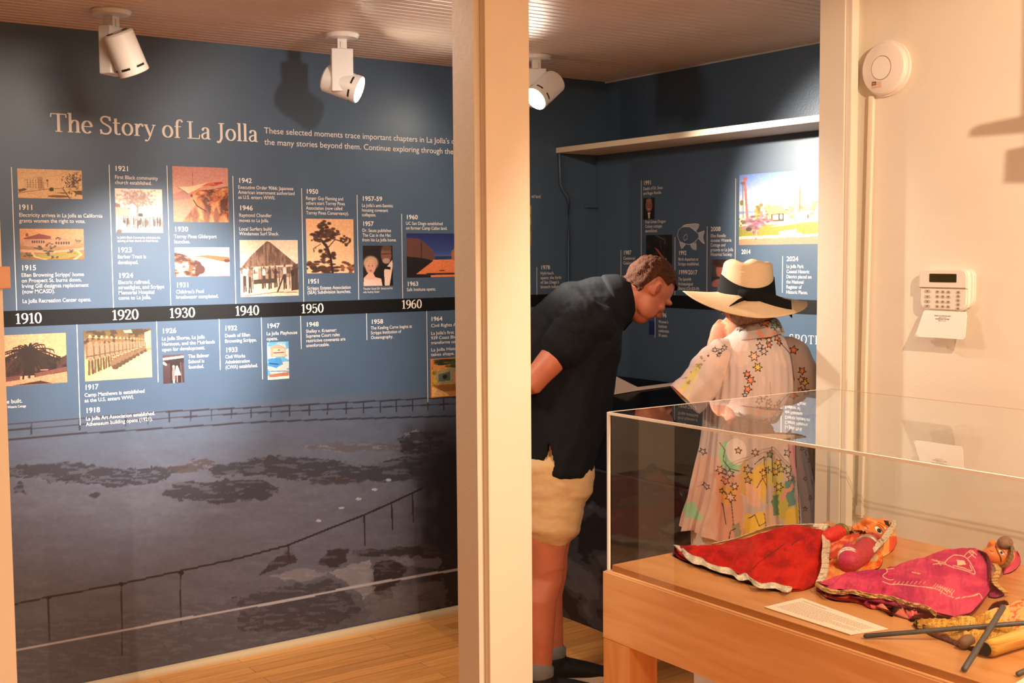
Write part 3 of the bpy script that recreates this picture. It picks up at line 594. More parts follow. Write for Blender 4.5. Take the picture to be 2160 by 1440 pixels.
# near pool and foreground
rail([(-200, 1322), (36, 1273), (102, 1259), (256, 1231), (380, 1204), (500, 1178), (606, 1150), (706, 1110), (770, 1085), (830, 1058), (890, 1030)], 4, (34, 28, 28))
for x, ya, yb in ((102, 1258, 1350), (256, 1231, 1380), (380, 1204, 1316), (608, 1150, 1180), (768, 1086, 1150), (826, 1060, 1116), (870, 1040, 1100)): rail([(x, ya), (x+2, yb)], 3.4, (40, 34, 34))
for x, y in ((102, 1260), (256, 1231), (382, 1208)): p.ell(x, y, 6, 4, (30, 26, 26))
rock([(608, 1160), (632, 1182), (600, 1194), (548, 1212), (575, 1182)], (46, 40, 42), 5); rock([(690, 1158), (735, 1158), (730, 1182), (708, 1196), (672, 1190)], (44, 38, 40), 6); rock([(735, 1162), (900, 1150), (970, 1170), (960, 1188), (840, 1176), (760, 1172)], (44, 40, 42), 8)
rock([(780, 1230), (790, 1188), (830, 1180), (860, 1195), (850, 1215), (826, 1240), (830, 1262), (800, 1264)], (40, 34, 36), 6)
rock([(560, 1214), (640, 1196), (690, 1210), (640, 1226)], (140, 136, 140), 8, .5); rock([(690, 1205), (780, 1180), (790, 1240), (770, 1262), (720, 1220)], (150, 146, 148), 6, .55); rock([(800, 1170), (930, 1176), (930, 1200), (860, 1190)], (140, 136, 140), 8, .4)
rock([(-100, 1340), (500, 1262), (560, 1240), (660, 1226), (710, 1220), (750, 1256), (765, 1300), (700, 1340), (600, 1360), (-100, 1460)], (76, 76, 86), 14, .4, 8); rock([(500, 1262), (600, 1236), (700, 1220), (735, 1250), (760, 1290), (680, 1330), (500, 1330)], (58, 56, 64), 12, .75, 11)
rock([(882, 1258), (905, 1246), (922, 1256), (926, 1266), (885, 1268)], (40, 36, 36), 4); rock([(770, 1250), (940, 1220), (942, 1280), (780, 1310)], (126, 120, 122), 12, .35)
p.line([(-200, 1416), (39, 1370), (380, 1306), (620, 1263), (776, 1232), (968, 1200), (1300, 1140)], 5, (176, 174, 178), .95)
for x, y in ((756, 1052), (720, 1071), (672, 1098), (820, 1012), (790, 1032)): p.ell(x, y, 6, 2.5, (176, 174, 176), .8)
setcol(me, p.c); me.flip_normals(); link('printed_seascape', me, M_PRINT, mural)['label'] = 'grey seascape print of a sea wall, rocks and pool'
# black timeline band
M_BAND = mat('black_print', (11, 10, 10), .5, spec=.25)
bm = B(); box(bm, (.62, YL-OFF*2, 1.3575), (XL-.002, YL-OFF, 1.4145)); link('timeline_band', bm, M_BAND, mural)
for x0, y0, y1 in ((24, 352, 655), (230, 347, 650), (352, 349, 644), (491, 371, 641), (636, 397, 637), (753, 411, 632), (847, 451, 629)): rule(WL, x0, y0, x0, y1)
for x0, y0, y1 in ((162, 684, 897), (330, 676, 806), (462, 671, 780), (551, 668, 800), (634, 664, 736), (773, 660, 717), (900, 654, 848), (1132, 563, 623)): rule(WL, x0, y0, x0, y1)
for a in ((36, 355, 174, 420, ph_street, 'sepia print of a street with palms'), (41, 482, 178, 547, ph_house, 'tinted print of a long house and garden'), (242, 397, 344, 491, ph_church, 'pale print of a crowd under a tree'),
          (363, 350, 483, 469, ph_glider, 'print of a glider over orange cliffs'), (368, 522, 485, 582, ph_cove, 'print of a rocky cove'), (505, 506, 630, 623, ph_shack, 'sepia print of a palm-roofed shack'),
          (645, 461, 747, 575, ph_tree, 'sepia print of a leaning pine tree'), (765, 518, 829, 602, ph_couple, 'dark print of a couple in evening dress'), (857, 492, 996, 583, ph_court, 'print of a courtyard under deep blue sky'),
          (-14, 708, 142, 806, ph_palm, 'sepia print of a palm'), (176, 698, 321, 795, ph_troop, 'sepia print of a row of soldiers'), (343, 749, 389, 806, ph_school, 'small print of children in a doorway'),
          (563, 722, 610, 798, ph_play, 'print of a playbill in blue and cream'), (908, 757, 990, 832, ph_bunga, 'orange print of a bungalow'), (1070, 432, 1121, 520, ph_misc, 'yellow print cut by the post')):
    photo(WL, *a)
def years(wl, lst):
    for x, y, s in lst:
        o = write(wl, 'year_heading', x[0], x[1], y, y, [s], em=.0265, bold=.014)
years(WL, [((38, 68), 442, '1911'), ((44, 76), 570, '1915'), ((241, 270), 360, '1921'), ((247, 278), 532, '1923'), ((249, 281), 586, '1924'), ((367, 397), 488, '1930'), ((371, 397), 606, '1931'),
          ((502, 531), 385, '1942'), ((504, 533), 443, '1946'), ((645, 671), 408, '1950'), ((648, 672), 598, '1951'), ((763, 806), 423, '1957-59'), ((764, 788), 476, '1957'), ((856, 881), 462, '1960'), ((858, 882), 603, '1963'),
          ((178, 208), 822, '1917'), ((180, 211), 871, '1918'), ((341, 372), 703, '1926'), ((473, 500), 697, '1932'), ((475, 501), 743, '1933'), ((562, 590), 692, '1947'), ((645, 672), 689, '1948'), ((782, 808), 683, '1958'), ((908, 933), 677, '1964'), ((1140, 1160), 568, '1978')])
LT = [(40, 216, 457, 469, ['Electricity arrives in La Jolla as California', 'grants women the right to vote.']),
 (45, 186, 584, 619, ["Ellen Browning Scripps' home", 'on Prospect St. burns down.', 'Irving Gill designsa replacement', '(now MCASD).']), (47, 192, 639, 639, ['La Jolla Recreation Center opens.']),
 (242, 333, 377, 388, ['First Black community', 'church established.']), (248, 308, 545, 557, ['Barber Tract is', 'developed.']), (249, 346, 599, 632, ['Electric railroad,', 'streetlights, and Scripps', 'Memorial Hospital', 'come to La Jolla.']),
 (367, 457, 502, 513, ['Torrey Pines Gliderport', 'launches.']), (371, 460, 619, 630, ["Children's Pool", 'breakwater completed.']),
 (502, 621, 398, 419, ['Executive Order 9066; Japanese', 'American internment authorized', 'as U.S. enters WWII.']), (504, 573, 457, 468, ['Raymond Chandler', 'moves to La Jolla.']), (504, 588, 486, 496, ['Local Surfers build', 'Windansea Surf Shack.']),
 (645, 735, 421, 452, ['Ranger Guy Fleming and', 'others start Torrey Pines', 'Association (now called', 'Torrey Pines Conservancy).']), (648, 740, 611, 620, ['Scripps Estates Association', '(SEA) Subdivision launches.']),
 (763, 829, 436, 456, ["La Jolla's anti-Semitic", 'housing covenant', 'collapses.']), (764, 836, 489, 509, ['Dr. Seuss publishes', 'The Cat in the Hat', 'from his La Jolla home.']),
 (856, 943, 474, 484, ['UC San Diego established', 'on former Camp Callan land.']), (858, 919, 614, 614, ['Salk Institute opens.']),
 (178, 305, 837, 848.5, ['Camp Matthews is established', 'as the U.S. enters WWI.']), (181, 327, 887, 898.5, ['La Jolla Art Association established.', 'Athenaeum building opens (1921).']),
 (341, 453, 718, 741, ['La Jolla Shores, La Jolla', 'Hermosa, and the Muirlands', 'open for development.']), (397, 441, 755, 777.5, ['The Balmer', 'School is', 'founded.']), (474, 541, 711.5, 723, ['Death of Ellen', 'Browning Scripps.']),
 (475, 543, 756, 778, ['Civil Works', 'Administration', '(CWA) established.']), (562, 627, 707, 718, ['La Jolla Playhouse', 'opens.']), (645, 728, 702, 732, ['Shelley v. Kraemer:', 'Supreme Court rules', 'restrictive covenants are', 'unenforceable.']),
 (782, 869, 695, 715, ['The Keeling Curve begins at', 'Scripps Institution of', 'Oceanography.']), (909, 996, 690, 690, ['Civil Rights Act signed']), (909, 1006, 706, 726, ["La Jolla's first high-rise at", '939 Coast Blvd. opens and', 'transforms coastline.']), (909, 1012, 741, 751, ['La Jolla Historical Society', 'takes shape.']),
 (1140, 1186, 579, 608, ['Hybritech', 'opens: the birth', "of San Diego's", 'biotech industry.']), (1121, 1141, 417, 417, ['ed land.']), (14, 47, 851, 851, ['e built.'])]
for x0, x1, ya, yb, ls in LT: write(WL, 'text_block', x0, x1, ya, yb, ls, em=.0198 if len(ls) > 1 else .0205, bold=.003)
for a in ((247, 338, 503, 510, ["La Jolla's Black Community celebrates the", 'opening of their church on Pearl Street.']), (766, 828, 611, 618, ['Theodor Geisel (Dr. Seuss) and his', 'wife Audrey Geisel']), (16, 55, 861, 861, ['Wisteria Cottage'])):
    write(WL, 'picture_caption', *a, em=.0125, bold=.003)
write(WL, 'intro_text', 557, 1046, 281, 305, ["These selected moments trace important chapters in La Jolla's development and", 'the many stories beyond them. Continue exploring through the touchscreen to'], em=.034)
# ------------------------------ serif lettering (strokes with thick stems and thin hairlines)
def smooth_path(pts, n=10):
    pts = [np.array(p, float) for p in pts]; out = []
    for i in range(len(pts)-1):
        p0 = pts[max(i-1, 0)]; p1 = pts[i]; p2 = pts[i+1]; p3 = pts[min(i+2, len(pts)-1)]
        for t in np.linspace(0, 1, n, endpoint=False):
            out.append(.5*((2*p1)+(p2-p0)*t+(2*p0-5*p1+4*p2-p3)*t*t+(-p0+3*p1-3*p2+p3)*t**3))
    return out+[pts[-1]]
TH, TN = .125, .05
def st(pts, curve=False, a=None, b=None, n=10):
    """stroke -> list of quads; width follows direction (upright thick, level thin)"""
    q = smooth_path(pts, n) if curve else [np.array(p, float) for p in pts]
    L, Rr = [], []
    for i in range(len(q)):
        t = q[min(i+1, len(q)-1)]-q[max(i-1, 0)]; t = t/(np.hypot(*t)+1e-9); nn = np.array([-t[1], t[0]])
        w = (a or TH)*abs(t[1])**1.3+(b or TN)*(1-abs(t[1])**1.3)
        L.append(q[i]+nn*w/2); Rr.append(q[i]-nn*w/2)
    return [[L[i], Rr[i], Rr[i+1], L[i+1]] for i in range(len(q)-1)]
def hb(x0, x1, y): return st([(x0, y), (x1, y)])
def arc(cx, cy, rx, ry, a0, a1, n=28, **k): return st([(cx+rx*math.cos(R(t)), cy+ry*math.sin(R(t))) for t in np.linspace(a0, a1, n)], **k)
def ser(x, y, w=.15): return hb(x-w, x+w, y+(.025 if y < .3 else -.025))
def dot(x, y, r=.06): return [[np.array((x+r*math.cos(t+s), y+r*math.sin(t+s))) for s in (0, .8, 1.6)]+[np.array((x, y))] for t in np.arange(0, 6.3, 1.57)]
XH = .68
G = {
 'T': (.74, lambda: st([(.37, 0), (.37, 1)])+hb(.03, .71, .965)+st([(.045, .97), (.03, .78)], b=.05, a=.05)+st([(.695, .97), (.71, .78)], b=.05, a=.05)+ser(.37, 0)),
 'h': (.62, lambda: st([(.14, 0), (.14, 1.06)])+st([(.17, .50), (.26, .64), (.38, .665), (.46, .58), (.47, .42)], True)+st([(.47, .45), (.47, 0)])+ser(.14, 0, .12)+ser(.47, 0, .12)+hb(.03, .15, 1.03)),
 'e': (.54, lambda: arc(.27, .34, .20, .33, 5, 318)+hb(.08, .47, .37)),
 'S': (.60, lambda: st([(.50, .76), (.47, .90), (.31, .975), (.15, .92), (.10, .77), (.18, .62), (.36, .50), (.50, .37), (.51, .2), (.42, .06), (.27, .02), (.12, .07), (.07, .24)], True, a=.1, b=.085)+st([(.50, .98), (.50, .74)], a=.05)+st([(.07, 0), (.07, .26)], a=.05)),
 't': (.40, lambda: st([(.16, .90), (.16, .2)])+st([(.16, .22), (.18, .08), (.27, .02), (.37, .07)], True)+hb(.03, .36, XH-.03)),
 'o': (.60, lambda: arc(.30, .34, .21, .325, 0, 360)),
 'r': (.46, lambda: st([(.14, 0), (.14, XH)])+st([(.17, .46), (.24, .60), (.32, .66), (.42, .64)], True, b=.08)+dot(.41, .58, .055)+ser(.14, 0, .13)+hb(.03, .14, XH-.03)),
 'y': (.58, lambda: st([(.10, XH-.02), (.31, .04)], a=.12)+st([(.50, XH-.02), (.31, .04), (.22, -.2), (.12, -.27)], a=.06)+dot(.10, -.23, .06)+hb(.01, .2, XH-.03)+hb(.40, .58, XH-.03)),
 'f': (.38, lambda: st([(.16, 0), (.16, .78)])+st([(.16, .76), (.19, .95), (.29, 1.04), (.40, .99)], True)+dot(.40, .95, .055)+hb(.03, .36, XH-.03)+ser(.16, 0, .13)),
 'L': (.66, lambda: st([(.16, 0), (.16, 1)])+hb(.03, .62, .025)+st([(.60, .02), (.62, .25)], a=.05)+ser(.16, 1)+ser(.16, 0)),
 'a': (.53, lambda: st([(.11, .53), (.17, .645), (.29, .665), (.37, .58), (.38, .44)], True)+st([(.38, .46), (.38, .12), (.42, .03), (.50, .03)], True)+st([(.38, .40), (.20, .35), (.09, .24), (.10, .09), (.20, .02), (.32, .08), (.38, .18)], True, a=.1)+dot(.12, .53, .05)),
 'J': (.44, lambda: st([(.26, 1), (.26, .12), (.18, -.10), (.06, -.16)], False)+dot(.07, -.1, .06)+ser(.26, 1)),
 'l': (.30, lambda: st([(.15, 0), (.15, 1.06)])+ser(.15, 0, .12)+hb(.04, .16, 1.03)),
 '0': (.62, lambda: arc(.31, .5, .215, .48, 0, 360)),
 '1': (.46, lambda: st([(.25, 0), (.25, .98)])+st([(.25, .96), (.06, .82)], a=.07)+ser(.25, 0, .17)),
 '2': (.58, lambda: st([(.09, .72), (.13, .90), (.28, .97), (.43, .88), (.45, .70), (.34, .46), (.08, .06)], True)+hb(.06, .52, .05)+st([(.50, .04), (.54, .24)], a=.05)+dot(.12, .74, .06)),
 '3': (.58, lambda: st([(.09, .80), (.18, .94), (.32, .96), (.43, .85), (.40, .64), (.22, .53)], True)+st([(.22, .53), (.43, .45), (.48, .26), (.40, .06), (.22, .01), (.07, .14)], True)+dot(.11, .18, .06)+dot(.12, .79, .05)),
 '4': (.62, lambda: st([(.42, 0), (.42, .98)])+st([(.40, .96), (.04, .30)], a=.06)+hb(.03, .58, .30)+ser(.42, 0, .15)),
 '5': (.58, lambda: hb(.14, .48, .93)+st([(.14, .95), (.11, .50)], a=.06)+st([(.11, .50), (.25, .60), (.42, .54), (.48, .32), (.41, .08), (.24, .01), (.08, .12)], True)+dot(.11, .17, .06)),
 '6': (.60, lambda: arc(.30, .30, .20, .28, 0, 360)+st([(.095, .34), (.11, .62), (.24, .86), (.46, .97)], True)),
 '9': (.60, lambda: arc(.30, .68, .20, .28, 0, 360)+st([(.505, .64), (.49, .36), (.36, .12), (.14, .01)], True)),
 'P': (.66, lambda: st([(.16, 0), (.16, 1)])+st([(.16, .97), (.40, .97), (.56, .86), (.56, .62), (.42, .48), (.16, .48)], True)+ser(.16, 1, .13)+ser(.16, 0)),
 'O': (.80, lambda: arc(.40, .5, .31, .48, 0, 360)),
 'I': (.36, lambda: st([(.18, 0), (.18, 1)])+ser(.18, 1)+ser(.18, 0)),
 'G': (.76, lambda: arc(.40, .5, .31, .48, 50, 318)+st([(.62, .06), (.62, .40)])+hb(.48, .74, .40)+st([(.60, .78), (.62, .97)], a=.05)),
 'H': (.82, lambda: st([(.17, 0), (.17, 1)])+st([(.65, 0), (.65, 1)])+hb(.17, .65, .5)+ser(.17, 0)+ser(.17, 1)+ser(.65, 0)+ser(.65, 1)),
 ' ': (.27, lambda: [])}
def serif(wl, name, s, x0, x1, y, cap, k=3, track=0., fat=1.):
    global TH, TN
    th, tn = TH, TN; TH *= fat; TN *= fat
    p = wl.uv(wl.at(x0, y)); e = wl.uv(wl.at(x1, y)); tot = sum(G[c][0]+track for c in s)-track; sx = (e[0]-p[0])/tot
    V = []; Fc = []; x = 0
    for c in s:
        for nq, q in enumerate(G[c][1]()):
            b0 = len(V)
            for v in q: V.append(wl.P(p[0]+(x+v[0])*sx, p[1]+v[1]*cap, k+.02*nq))
            Fc.append(list(range(b0, b0+len(q))))
        x += G[c][0]+track
    TH, TN = th, tn
    me = bpy.data.meshes.new(name); me.from_pydata(V, [], Fc); return link(name, me, M_INK, wl.root)
serif(WL, 'title_lettering', 'The Story of La Jolla', 106, 544, 277, .0655)
for s, a, b, y in (('1910', 32, 89, 683), ('1920', 236, 293, 675), ('1930', 357, 412, 670.5), ('1940', 496, 547, 665.5), ('1950', 635, 683, 660.5), ('1960', 847, 890, 651)):
    serif(WL, 'decade_numerals', s, a, b, y, .0375, fat=1.12)
# ------------------------------ back wall
mural2 = thing('timeline_mural', (XL-.002, 3.5, 1.2), 'blue printed timeline mural with a fish and a cottage picture on the back wall', 'mural', 'printed wall murals')
WB = Wall('B', mural2)
bm = B(); box(bm, (XL-OFF, 2.42, .02), (XL-.0001, YL-.002, 2.066)); link('printed_field', bm, M_VINYL, mural2)
bm = B(); box(bm, (XL-OFF*2, 2.42, 1.3575), (XL-OFF, YL-.002, 1.4145)); link('timeline_band', bm, M_BAND, mural2)
for x0, y0, y1 in ((1353, 380, 622), (1310, 527, 622), (1424, 500, 622), (1492, 477, 622), (1552, 376, 620), (1651, 540, 617), (1382, 655, 712)): rule(WB, x0, y0, x0, y1, .003)
for a in ((1357, 418, 1381, 462, ph_man, 'small dark portrait print'), (1363, 496, 1418, 584, ph_boats, 'dark print with an orange shape'), (1560, 369, 1727, 514, ph_cottage, 'large bright print of a cottage and lawn under blue sky'),
          (1501, 547, 1546, 606, ph_face, 'print of a face half behind the hat'), (1369, 676, 1381, 706, ph_blue, 'small blue print')): photo(WB, *a, res=1.2)
years(WB, [((1357, 1373), 390, '1991'), ((1315, 1332), 536.5, '1987'), ((1431, 1448), 537.5, '1992'), ((1431, 1471), 578, '1999/2017'), ((1499, 1520), 487.5, '2008'), ((1564, 1583), 535.4, '2014'), ((1659, 1684), 550.4, '2024'), ((1389, 1406), 668, '1996')])
for x0, x1, ya, yb, ls in [(1357, 1398, 401, 411, ['Deaths of Dr. Seuss', 'and Roger Revelle.']), (1361, 1404, 471, 490, ['Final Green Dragon', 'Colony cottages', 'demolished.']), (1315, 1342, 547.5, 557.5, ['Centennial', 'Celebrated.']),
        (1431, 1475, 549.6, 559.4, ['Birch Aquarium at', 'Scripps established.']), (1431, 1476, 591.5, 611, ['The Spindrift', 'Archaeological', 'District (CA-SDI-39).']), (1499, 1547, 500.4, 539.6, ['Ellen Revelle', 'donates Wisteria', 'Cottage and', 'grounds to La Jolla', 'Historical Society.']),
        (1659, 1712, 565, 619, ['La Jolla Park', 'Coastal Historic', 'District placed on', 'the National', 'Register of', 'Historic Places.']), (1389, 1411, 681, 709.4, ["Women's", 'Institute', 'celebrates', '50 years.']), (1622, 1629, 560, 560, ['e.'])]:
    write(WB, 'text_block', x0, x1, ya, yb, ls, em=.0198, bold=.004)
serif(WB, 'heading_lettering', 'SPOTLIGHT', 1665, 1786, 722, .034, track=.12)
def lines_mesh(wl, name, strokes, w, k=3, m=None):
    bm = B()
    for s in strokes:
        q = [np.array(wl.uv(wl.at(*p))) for p in smooth_path(s, 6)]
        for a, b in zip(q, q[1:]):
            t = b-a; t = t/(np.hypot(*t)+1e-9); n = np.array([-t[1], t[0]])*w/2
            bm.faces.new([bm.verts.new(wl.P(*v, k)) for v in (a-n-t*w*.3, b-n+t*w*.3, b+n+t*w*.3, a+n-t*w*.3)])
    return link(name, bm, m or M_INK, wl.root)
M_FIN = mat('pale_fin_print', (176, 178, 182), .5); M_BODY = mat('fish_body_print', (104, 118, 138), .5)
bm = B()
for s in ([(1438, 480), (1446, 474), (1458, 472), (1474, 473), (1472, 481), (1468, 488), (1455, 479), (1443, 479)], [(1473, 490), (1486, 487), (1483, 500), (1486, 514), (1474, 504)], [(1434, 510), (1438, 524), (1446, 516), (1441, 511)], [(1456, 514), (1461, 524), (1469, 526), (1468, 512)]):
    bm.faces.new([bm.verts.new(WB.P(*WB.uv(WB.at(*p)), 2)) for p in s])
fo = link('fish_drawing', bm, M_FIN, mural2); fo['label'] = 'pale outline drawing of a fish'
lm = lines_mesh(WB, 'fish_outline', [[(1429, 496), (1433, 484), (1443, 478), (1456, 479), (1468, 488), (1475, 497), (1468, 508), (1456, 515), (1443, 513), (1434, 508), (1429, 496)], [(1442, 500), (1448, 494), (1450, 502), (1444, 507), (1442, 500)], [(1432, 491), (1434, 489), (1435, 492)], [(1438, 480), (1446, 474), (1474, 473), (1468, 488)], [(1475, 492), (1486, 487), (1483, 500), (1486, 514), (1474, 503)], [(1434, 510), (1438, 524), (1446, 515)], [(1456, 515), (1461, 524), (1469, 526), (1468, 510)]], .0024)
# ------------------------------ reader console along the back wall
cons = thing('touchscreen_console', (3.43, 3.55, 0), 'dark sloping exhibit console below the back wall timeline, with a pale panel on top', 'console')
cy0, cy1 = 2.62, YL-.012
bm = B(); prism(bm, [Vector((3.187, cy0, 0)), Vector((3.187, cy0, .690)), Vector((XL-.010, cy0, 1.020)), Vector((XL-.010, cy0, 0))], (0, cy1-cy0, 0)); link('body', bm, mat('slate_cabinet', (58, 66, 80), .45, var=.08), cons)
bm = B(); n_ = Vector((-.33, 0, .481)).normalized()
q = [Vector((3.192, cy0+.004, .694)), Vector((3.192, cy1-.004, .694)), Vector((XL-.014, cy1-.004, 1.019)), Vector((XL-.014, cy0+.004, 1.019))]
prism(bm, [v+n_*.001 for v in q], n_*.008); link('screen', bm, mat('black_screen_glass', (14, 13, 15), .14), cons)
U = np.linspace(0, 1, 221); V = np.linspace(0, 1, 101); UU, VV = np.meshgrid(U, V)
P = np.stack([np.full_like(UU, 3.1855), cy0+.003+(cy1-cy0-.006)*UU, .004+VV*.682], -1); me = grid_mesh('front_print', P, 220, 100)
p = Paint(UU.ravel(), VV.ravel(), (64, 66, 76)); t = fbm(p.u*14, p.v*9, 3); p.put(t < .45, (34, 30, 34), .9); p.put(t > .62, (92, 92, 100), .8); p.put(p.v > .9-.25*fbm(p.u*9, p.v*3, 8), (24, 22, 25), .9); p.mult(1+.2*(fbm(p.u*60, p.v*30, 9)-.5)); setcol(me, p.c); link('front_print', me, M_PRINT, cons)
pn = Vector((3.187, 0, .690)); 
def onslope(x, y, h=.012):
    d = Vector(ray(x, y)); o = Vector(EYE); return o+d*(((pn+n_*h)-o).dot(n_)/d.dot(n_))
def dep(v): return float(np.dot(np.array(v)-EYE, AX[2]))
def upright(lo, hi): return onslope(*lo), atd(hi[0], hi[1], dep(onslope(*lo)))
prs = [upright((1289, 832), (1289, 787)), upright((1297, 831), (1295, 791)), upright((1345, 823), (1345, 816)), upright((1432, 811), (1432, 805))]
bm = prism(B(), [q[0] for q in prs]+[q[1] for q in prs[::-1]], -FV*.010)
link('side_panel', bm, mat('pale_panel', (226, 204, 186), .5), cons)
d_ = dep(onslope(1315, 828))-.002; a, b = atd(1315, 804, d_), atd(1315, 827, d_); link('seam', tube(B(), [a, b], [.0012, .0012], seg=8), M_DARK, cons)
# ---------------------------------------------------------------- fittings this side
M_PLAST = mat('ivory_plastic', (244, 234, 224), .35, var=.008)
kc = onx(2000, 620, XK); 
def K(x, y, off=0.): v = onx(x, y, XK-off); return v
# alarm keypad: z up, y to the left of the picture
ky0, ky1, kz0, kz1 = 1.912, 2.060, 1.440, 1.552
def rr(y0, y1, z0, z1, r0_, r1_, n=6):
    out = []
    for (cy_, cz, a, r_) in ((y1-r1_, z1-r1_, 0, r1_), (y0+r1_, z1-r1_, 90, r1_), (y0+r0_, z0+r0_, 180, r0_), (y1-r0_, z0+r0_, 270, r0_)):
        for t in np.linspace(a, a+90, n): out.append((cy_+r_*math.cos(R(t)), cz+r_*math.sin(R(t))))
    return out
kp = thing('alarm_keypad', (XK, (ky0+ky1)/2, (kz0+kz1)/2), 'ivory alarm keypad with dark display and open flap on the cream wall', 'keypad')
def slab(name, out, x0, x1, m, par, bev=0):
    bm = prism(B(), [Vector((x0, y, z)) for y, z in out], (x1-x0, 0, 0))
    if bev: bmesh.ops.bevel(bm, geom=[e for e in bm.edges if all(abs(v.co.x-x1) < 1e-6 for v in e.verts)], offset=bev, segments=3, affect='EDGES')
    return link(name, bm, m, par)
slab('back_plate', rr(ky0-.010, ky1-.004, kz0+.006, kz1+.002, .03, .022), XK-.0005, XK-.010, M_PLAST, kp, .004)
slab('front_case', rr(ky0, ky1, kz0, kz1, .024, .018), XK-.010, XK-.026, M_PLAST, kp, .004)
slab('brow', rr(ky0-.001, ky1+.001, 1.500, kz1+.0005, .002, .018), XK-.022, XK-.030, M_PLAST, kp, .003)
slab('display', rr(1.942, 2.026, 1.517, 1.540, .002, .002), XK-.0295, XK-.031, mat('dark_display', (62, 54, 30), .2), kp)
M_KEY = mat('grey_key', (196, 186, 168), .5); M_KEYM = mat('key_legend', (110, 98, 80), .6)
for cyk, w, rows in ((2.034, .018, (1.492, 1.477, 1.464, 1.451)), (2.002, .0115, (1.491, 1.478, 1.464, 1.451)), (1.985, .0115, (1.491, 1.478, 1.464, 1.451)), (1.968, .0115, (1.491, 1.478, 1.464, 1.451)), (1.9375, .012, (1.491, 1.480, 1.469, 1.458, 1.447))):
    for z in rows:
        kk = slab('key', rr(cyk-w/2, cyk+w/2, z-.004, z+.004, .0035, .0035, 4), XK-.0258, XK-.0275, M_KEY, kp)
        slab('legend', rr(cyk-.0022, cyk+.0022, z-.0018, z+.0014, .0008, .0008, 3), XK-.0274, XK-.0278, M_KEYM, kk)
# flap hanging open below, tilted out from the wall
bm = B(); fl = [(2.045, 1.438), (2.048, 1.432), (2.0605, 1.372), (2.058, 1.366), (1.910, 1.366), (1.907, 1.372), (1.912, 1.428), (1.917, 1.438)]
pts = [Vector((XK-.024-(1.438-z)*.24, y, z)) for y, z in fl]; prism(bm, pts, (.003, 0, .001)); fo = link('flap', bm, M_PLAST, kp)
bm = B(); box(bm, (XK-.042, 2.052, 1.366), (XK-.024, 2.0605, 1.372)); link('flap_lip', bm, M_PLAST, fo)
V = []; Fc = []
for s, zc, wd_ in (('ENROLL & LEARN SECURITY', 1.424, .052), ('760-111-1111', 1.4195, .022), ('INDEPENDENT SYSTEMS', 1.4155, .044), ('760-111-1111', 1.411, .024)):
    m_ = text_me(s, 1, .02); v = verts_of(m_); sx = wd_/v[:, 0].max(); b0 = len(V)
    for c in v: z = zc+c[1]*.0042; V.append(Vector((XK-.0245-(1.438-z)*.24, 1.984+wd_/2-c[0]*sx, z)))
    Fc += [[b0+t for t in f.vertices] for f in m_.polygons]; bpy.data.meshes.remove(m_)
me = bpy.data.meshes.new('flap_print'); me.from_pydata(V, [], Fc); link('flap_print', me, M_KEYM, fo)
# smoke detector
dc = onx(1874, 145, XK); sd = thing('smoke_detector', dc, 'round white smoke detector high on the cream wall', 'smoke detector')
fm = frame(dc, (-1, 0, 0), (0, 0, 1))
link('base', lathe(B(), [(.002, .0005), (.078, .0005), (.078, .010), (.002, .010)], fm, 64), M_PLAST, sd, True, 35)
link('cover', lathe(B(), [(.002, .010), (.074, .0102), (.074, .020), (.070, .026), (.058, .030), (.034, .0325), (.0335, .0315), (.0325, .0315), (.032, .0335), (.002, .0345)], fm@Matrix.Translation((0, 0, 0)), 64), M_PLAST, sd, True, 30)
link('button_ring', lathe(B(), [(.0315, .0325), (.0335, .0325), (.0335, .0331), (.0315, .0331)], fm, 48), mat('ring_shadow_gap', (150, 120, 90), .6), sd)
def onface(x, y, off): return onx(x, y, XK-off)
a = onface(1840, 173, .031); bm = B(); box(bm, (XK-.0325, a.y-.014, a.z-.010), (XK-.0285, a.y, a.z)); lb = link('label_sticker', bm, mat('brown_label', (110, 66, 30), .5), sd)
bm = B(); box(bm, (XK-.0322, a.y-.032, a.z-.017), (XK-.0275, a.y-.002, a.z-.0005)); link('label_sticker', bm, mat('tan_label', (226, 190, 160), .5), sd)
V = []; m_ = text_me('FIREX', 1, .03); v = verts_of(m_); me = bpy.data.meshes.new('label_print'); me.from_pydata([Vector((XK-.0327, a.y-.0015-c[0]*.0105/v[:, 0].max(), a.z-.0072+c[1]*.0055)) for c in v], [], [list(f.vertices) for f in m_.polygons]); link('label_print', me, mat('label_ink', (226, 190, 150), .6), lb)
t_ = fm@Vector((.068*math.cos(R(-32)), .068*math.sin(R(-32)), .012)); bm = B(); box(bm, t_-Vector((.006, .004, .004)), t_+Vector((.006, .004, .004)), .001); link('latch', bm, M_PLAST, sd)
# cable raceway running down from the detector along the corner
bm = B(); a0, a1 = onx(1842, 203, XK), onx(1817, 1090, XK); w = .0075
prism(bm, [Vector((XK-.0005, a0.y+w, a0.z)), Vector((XK-.0005, a0.y-w, a0.z)), Vector((XK-.0005, a1.y-w, a1.z)), Vector((XK-.0005, a1.y+w, a1.z))], (-.011, 0, 0))
rw = tag(link('cable_raceway', bm, M_TRIM), 'thin cream cable raceway running down the corner below the smoke detector', 'raceway')
bm = B(); jz = onx(1817, 1068, XK).z; box(bm, (XK-.014, a1.y-w-.003, jz-.024), (XK-.0005, a1.y+w+.003, jz+.002)); link('end_cap', bm, M_TRIM, rw)
# small sensor on the left door casing
a = ony(2, 562, YC-.01); b = ony(20, 608, YC-.01)
ds = tag(link('door_sensor', box(B(), (x_lc-.028, YC-.016, b.z), (x_lc+.011, YC-.0022, a.z), .002), mat('tan_plastic', (226, 178, 146), .45)), 'small tan sensor box on the casing at the left edge', 'sensor')

